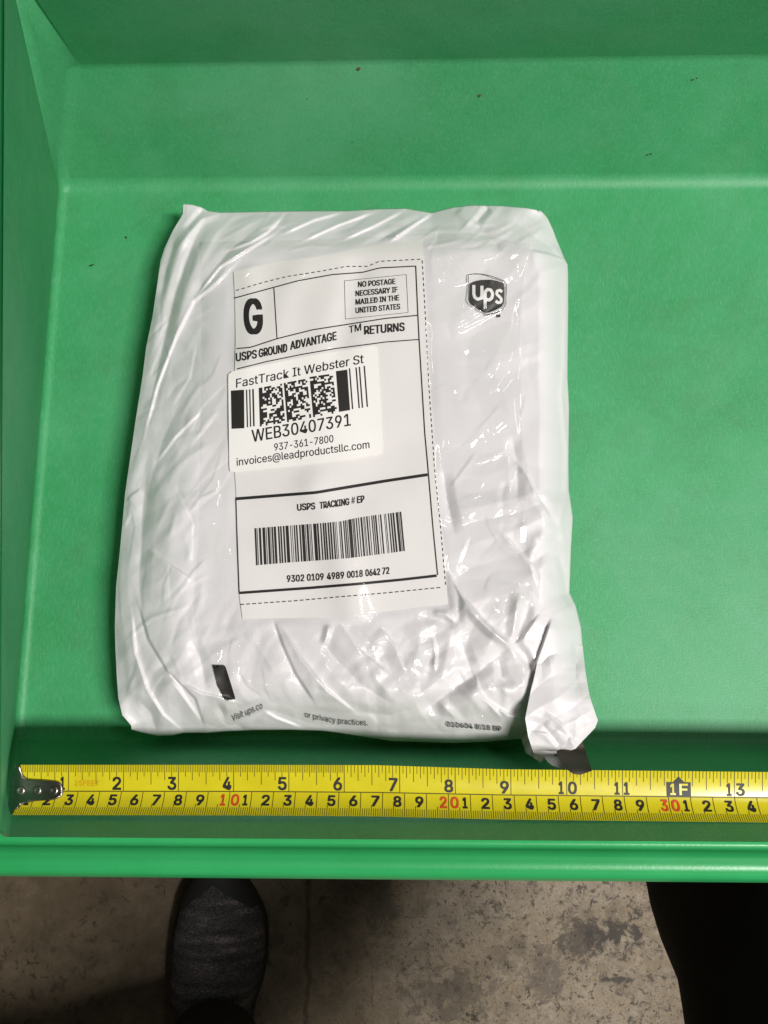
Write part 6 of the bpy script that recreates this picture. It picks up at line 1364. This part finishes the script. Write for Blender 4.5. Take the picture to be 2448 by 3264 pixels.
for cx_ in (245, 440, 635):
    c0 = U(*hk(cx_, 440), ZT + 0.0012)
    V, Fs = [], []
    rr = [(0.0023, 0.0), (0.0023, 0.0003), (0.0019, 0.0008), (0.0012, 0.0010), (0.0006, 0.0007)]
    for r_, z_ in rr:
        for k in range(20):
            a = k / 20 * 2 * math.pi
            V.append((c0[0] + r_ * math.cos(a), c0[1] + r_ * math.sin(a), c0[2] + z_))
    for j in range(len(rr) - 1):
        for k in range(20):
            Fs.append((j * 20 + k, j * 20 + (k + 1) % 20, (j + 1) * 20 + (k + 1) % 20, (j + 1) * 20 + k))
    Fs.append(tuple(range(80, 100)))
    obj('rivet', V, Fs, M_METAL, hook, True)
lip = [(55, 2596), (60, 2612), (68, 2622), (78, 2627), (90, 2625), (100, 2614), (104, 2596)]
poly_fill_grid('hook_lip', lip, 6, lambda x, y: 0.055 - 0.010 * sstep((y - 2600) / 25), M_METAL, hook)

# ------------------------------------------------------------------ person: shoe and trouser legs
M_KNIT = mat('grey_knit', (0.05, 0.05, 0.048), 0.85, 0.2)
m = M_KNIT
bs = m.node_tree.nodes['Principled BSDF']
v = coords(m)
n1 = noise(m, coords(m, (14, 75, 14), (0, 0, 0.12)), 1.0, 3, 0.6)
wv = nd(m, 'ShaderNodeTexWave', wave_type='BANDS', bands_direction='Y')
wv.inputs['Scale'].default_value = 26
wv.inputs['Distortion'].default_value = 2.0
wv.inputs['Detail'].default_value = 2
lk(m, v, wv.inputs['Vector'])
c = ramp(m, n1, [(0.35, (0.050, 0.051, 0.049)), (0.55, (0.085, 0.082, 0.079)), (0.74, (0.22, 0.185, 0.185))])
c = mixc(m, 0.28, c, ramp(m, wv.outputs['Fac'], [(0.2, (0.5,) * 3), (0.8, (1.35,) * 3)]), 'MULTIPLY')
kn = noise(m, coords(m, (420, 900, 420)), 1.0, 2, 0.5)
c = mixc(m, 0.8, c, ramp(m, kn, [(0.38, (0.35,) * 3), (0.62, (1.7,) * 3)]), 'MULTIPLY')
lk(m, c, bs.inputs['Base Color'])
bump(m, kn, 0.7, 0.002)
M_RUB = mat('black_rubber', (0.026, 0.026, 0.025), 0.6, 0.3)
M_CLOTH = mat('black_cloth', (0.018, 0.017, 0.012), 0.85, 0.3)
m = M_CLOTH
bump(m, noise(m, coords(m), 700, 3), 0.4, 0.001)

sl = [(640, 2735), (617, 2797), (592, 2840), (570, 2895), (555, 2967), (548, 3039), (552, 3112), (560, 3160), (566, 3220), (562, 3280), (570, 3380), (610, 3460)]
sr = [(740, 2735), (780, 2800), (809, 2840), (830, 2880), (845, 2924), (852, 2985), (848, 3057), (834, 3130), (815, 3184), (803, 3230), (800, 3290), (790, 3380), (750, 3460)]
nS = 60
Ls, Rs = resample(sl, nS), resample(sr, nS)
hp = np.interp(np.linspace(0, 1, nS), [0, .06, .2, .4, .6, .75, 1.0], [.034, .045, .056, .068, .088, .10, .10])
fr0 = U(696, 3000, 0)
person = thing('person', 'person in dark knit shoe and black trousers standing at the tray front', 'person', tuple(fr0))
V, Fs = [], []
nC = 25
for i in range(nS):
    a, b = U(Ls[i][0], Ls[i][1], 0.022), U(Rs[i][0], Rs[i][1], 0.022)
    c0, hw = (a + b) / 2, (b - a) / 2
    for j in range(nC):
        th = math.pi * j / (nC - 1)
        cs, sn = math.cos(th), math.sin(th)
        z = 0.018 + (hp[i] - 0.018) * sn ** 0.8
        q_ = c0 - hw * (abs(cs) ** 0.85 * (1 if cs > 0 else -1)) * 0.97
        V.append((q_[0], q_[1], z))
Fs = [tuple(f) for f in grid_faces(nC, nS)]
# rounded toe cap closing
V.append(tuple(np.array(V[nC // 2]) + np.array([0, 0.004, -0.012])))
for j in range(nC - 1):
    Fs.append((len(V) - 1, j, j + 1))
shoe = obj('shoe', V, Fs, M_KNIT, person, True)
V, Fs = [], []
for i in range(nS):
    a, b = U(Ls[i][0], Ls[i][1], 0.018), U(Rs[i][0], Rs[i][1], 0.018)
    c0, hw = (a + b) / 2, (b - a) / 2
    for s_, z_, o_ in ((-1, 0.0, .97), (-1, 0.012, 1.02), (-1, 0.024, 0.985), (1, 0.024, 0.985), (1, 0.012, 1.02), (1, 0.0, .97)):
        q_ = c0 + hw * s_ * o_
        V.append((q_[0], q_[1], z_ + 0.0005))
for i in range(nS - 1):
    for j in range(6):
        k = (j + 1) % 6
        Fs.append((i * 6 + j, i * 6 + k, (i + 1) * 6 + k, (i + 1) * 6 + j))
Fs.append((0, 1, 2, 3, 4, 5))
Fs.append(tuple((nS - 1) * 6 + j for j in range(6))[::-1])
obj('sole', V, Fs, M_RUB, shoe, True)
# dark toe guard
V, Fs = [], []
for i in range(0, 14):
    a, b = U(Ls[i][0], Ls[i][1], 0.022), U(Rs[i][0], Rs[i][1], 0.022)
    c0, hw = (a + b) / 2, (b - a) / 2
    lim = 0.5 if i < 6 else 0.5 - 0.32 * ((i - 6) / 7) ** 1.2
    for side in (0, 1):
        for j in range(9):
            th = math.pi * (lim * j / 8)
            if side:
                th = math.pi - th
            cs, sn = math.cos(th), math.sin(th)
            z = 0.018 + (hp[i] - 0.018) * sn ** 0.8 + 0.0012
            q_ = c0 - hw * (abs(cs) ** 0.85 * (1 if cs > 0 else -1)) * 0.985
            V.append((q_[0], q_[1], z))
for i in range(13):
    for side in (0, 1):
        for j in range(8):
            a = i * 18 + side * 9 + j
            Fs.append((a, a + 1, a + 19, a + 18))
obj('toe_guard', V, Fs, M_RUB, shoe, True)

def leg_tube(name, path, parent, seed, nk=40):
    """trouser leg: path of (centre, radius x, radius y)"""
    r = random.Random(seed)
    P = np.array([p[0] for p in path], float)
    rx = np.array([p[1] for p in path])
    ry = np.array([p[2] for p in path])
    s = np.linspace(0, 1, len(path))
    t = np.linspace(0, 1, 70)
    C = np.stack([np.interp(t, s, P[:, k]) for k in range(3)], -1)
    ker = np.array([1, 2, 3, 2, 1.0]); ker /= ker.sum()
    for k in range(3):
        e = np.pad(C[:, k], 2, mode='edge')
        C[1:-1, k] = np.convolve(e, ker, 'valid')[1:-1]
    RX, RY = np.interp(t, s, rx), np.interp(t, s, ry)
    D = np.gradient(C, axis=0)
    V = []
    for i in range(len(t)):
        d = D[i] / np.linalg.norm(D[i])
        e1 = np.cross(d, (0, 1, 0.3)); e1 /= np.linalg.norm(e1)
        e2 = np.cross(e1, d)
        for k in range(nk):
            a = 2 * math.pi * k / nk
            w = 1 + 0.035 * math.sin(3 * a + 9 * t[i] + seed) + 0.03 * math.sin(26 * t[i] + 2 * a + seed)
            V.append(C[i] + e1 * RX[i] * w * math.cos(a) + e2 * RY[i] * w * math.sin(a))
    Fs = [(i * nk + k, i * nk + (k + 1) % nk, (i + 1) * nk + (k + 1) % nk, (i + 1) * nk + k) for i in range(len(t) - 1) for k in range(nk)]
    return obj(name, V, Fs, M_CLOTH, parent, True)
an = U(672, 3385, 0.10)
leg_tube('trouser_leg', [((an[0], an[1] + 0.005, 0.070), .046, .055), ((an[0], an[1] - 0.03, 0.16), .052, .062), ((an[0] + .01, an[1] - 0.10, 0.48), .068, .075), ((an[0] + .04, an[1] - 0.14, 0.90), .088, .10)], person, 1)
kn_ = U(2490, 3010, 0.46)  # solid leg fills the dark corner; thigh thickened to shade the floor
leg_tube('trouser_leg', [((kn_[0] + 0.045, kn_[1] + 0.05, 0.04), .058, .06), ((kn_[0] + 0.025, kn_[1] + 0.02, 0.25), .062, .066), ((kn_[0], kn_[1], 0.46), .066, .075), ((kn_[0] - .0, kn_[1] - 0.13, 0.60), .085, .105), ((kn_[0] - .05, kn_[1] - 0.33, 0.86), .11, .12)], person, 4)

# ------------------------------------------------------------------ crumbs lying in the tray
M_CRUMB = mat('dark_crumb', (0.022, 0.026, 0.014), 0.8, 0.2)
M_BROWN = mat('brown_crumb', (0.12, 0.065, 0.03), 0.8, 0.2)
def crumb(px, py, h, L, W, ang, material, label):
    c0 = U(px, py, TZ + h)
    r = random.Random(int(px * 7 + py))
    bm_ = bmesh.new()
    bmesh.ops.create_icosphere(bm_, subdivisions=2, radius=1.0)
    ca, sa = math.cos(ang), math.sin(ang)
    for v_ in bm_.verts:
        k_ = 1 + r.uniform(-0.28, 0.28)
        x, y, z = v_.co.x * L * k_, v_.co.y * W * k_, v_.co.z * min(L, W) * 0.6 * k_
        v_.co = (x * ca - y * sa, x * sa + y * ca, z + W * 0.3)
    me = bpy.data.meshes.new('crumb')
    bm_.to_mesh(me)
    bm_.free()
    me.materials.append(material)
    o = bpy.data.objects.new('crumb', me)
    o.location = tuple(c0)
    col.objects.link(o)
    tag(o, label, 'crumb', 'crumbs of dirt in the tray')
    return o
def hs(py):
    return np.interp(py, [195, 595], [HK, 0.0]) + 0.0006
crumb(975, 309, hs(309), .0016, .0007, 1.9, M_CRUMB, 'long black crumb on the back slope, largest of the dark ones')
crumb(1144, 219, hs(219), .0012, .0010, 0.4, M_BROWN, 'brown crumb just below the upper crease of the back slope')
crumb(1528, 304, hs(304), .0013, .0007, 2.2, M_BROWN, 'small brown crumb mid slope above the right half of the parcel')
crumb(2221, 250, hs(250), .0006, .0005, 0.2, M_BROWN, 'tiny brown crumb on the back slope nearest the right edge')
crumb(1123, 452, hs(452), .0006, .0005, 0.9, M_CRUMB, 'tiny dark crumb low on the back slope above the parcel')
crumb(386, 326, hs(326), .0006, .0005, 0.9, M_CRUMB, 'tiny dark crumb on the back slope near the tray corner')
crumb(402, 757, 0.0005, .0008, .0005, -0.7, M_CRUMB, 'dark crumb on the tray floor beside the parcel top left corner')
crumb(291, 846, 0.0005, .0015, .0004, 0.35, M_CRUMB, 'thin dark sliver on the tray floor left of the parcel')
crumb(2074, 491, hs(491), .0007, .0004, 0.6, M_CRUMB, 'short dark crumb low on the right part of the back slope')
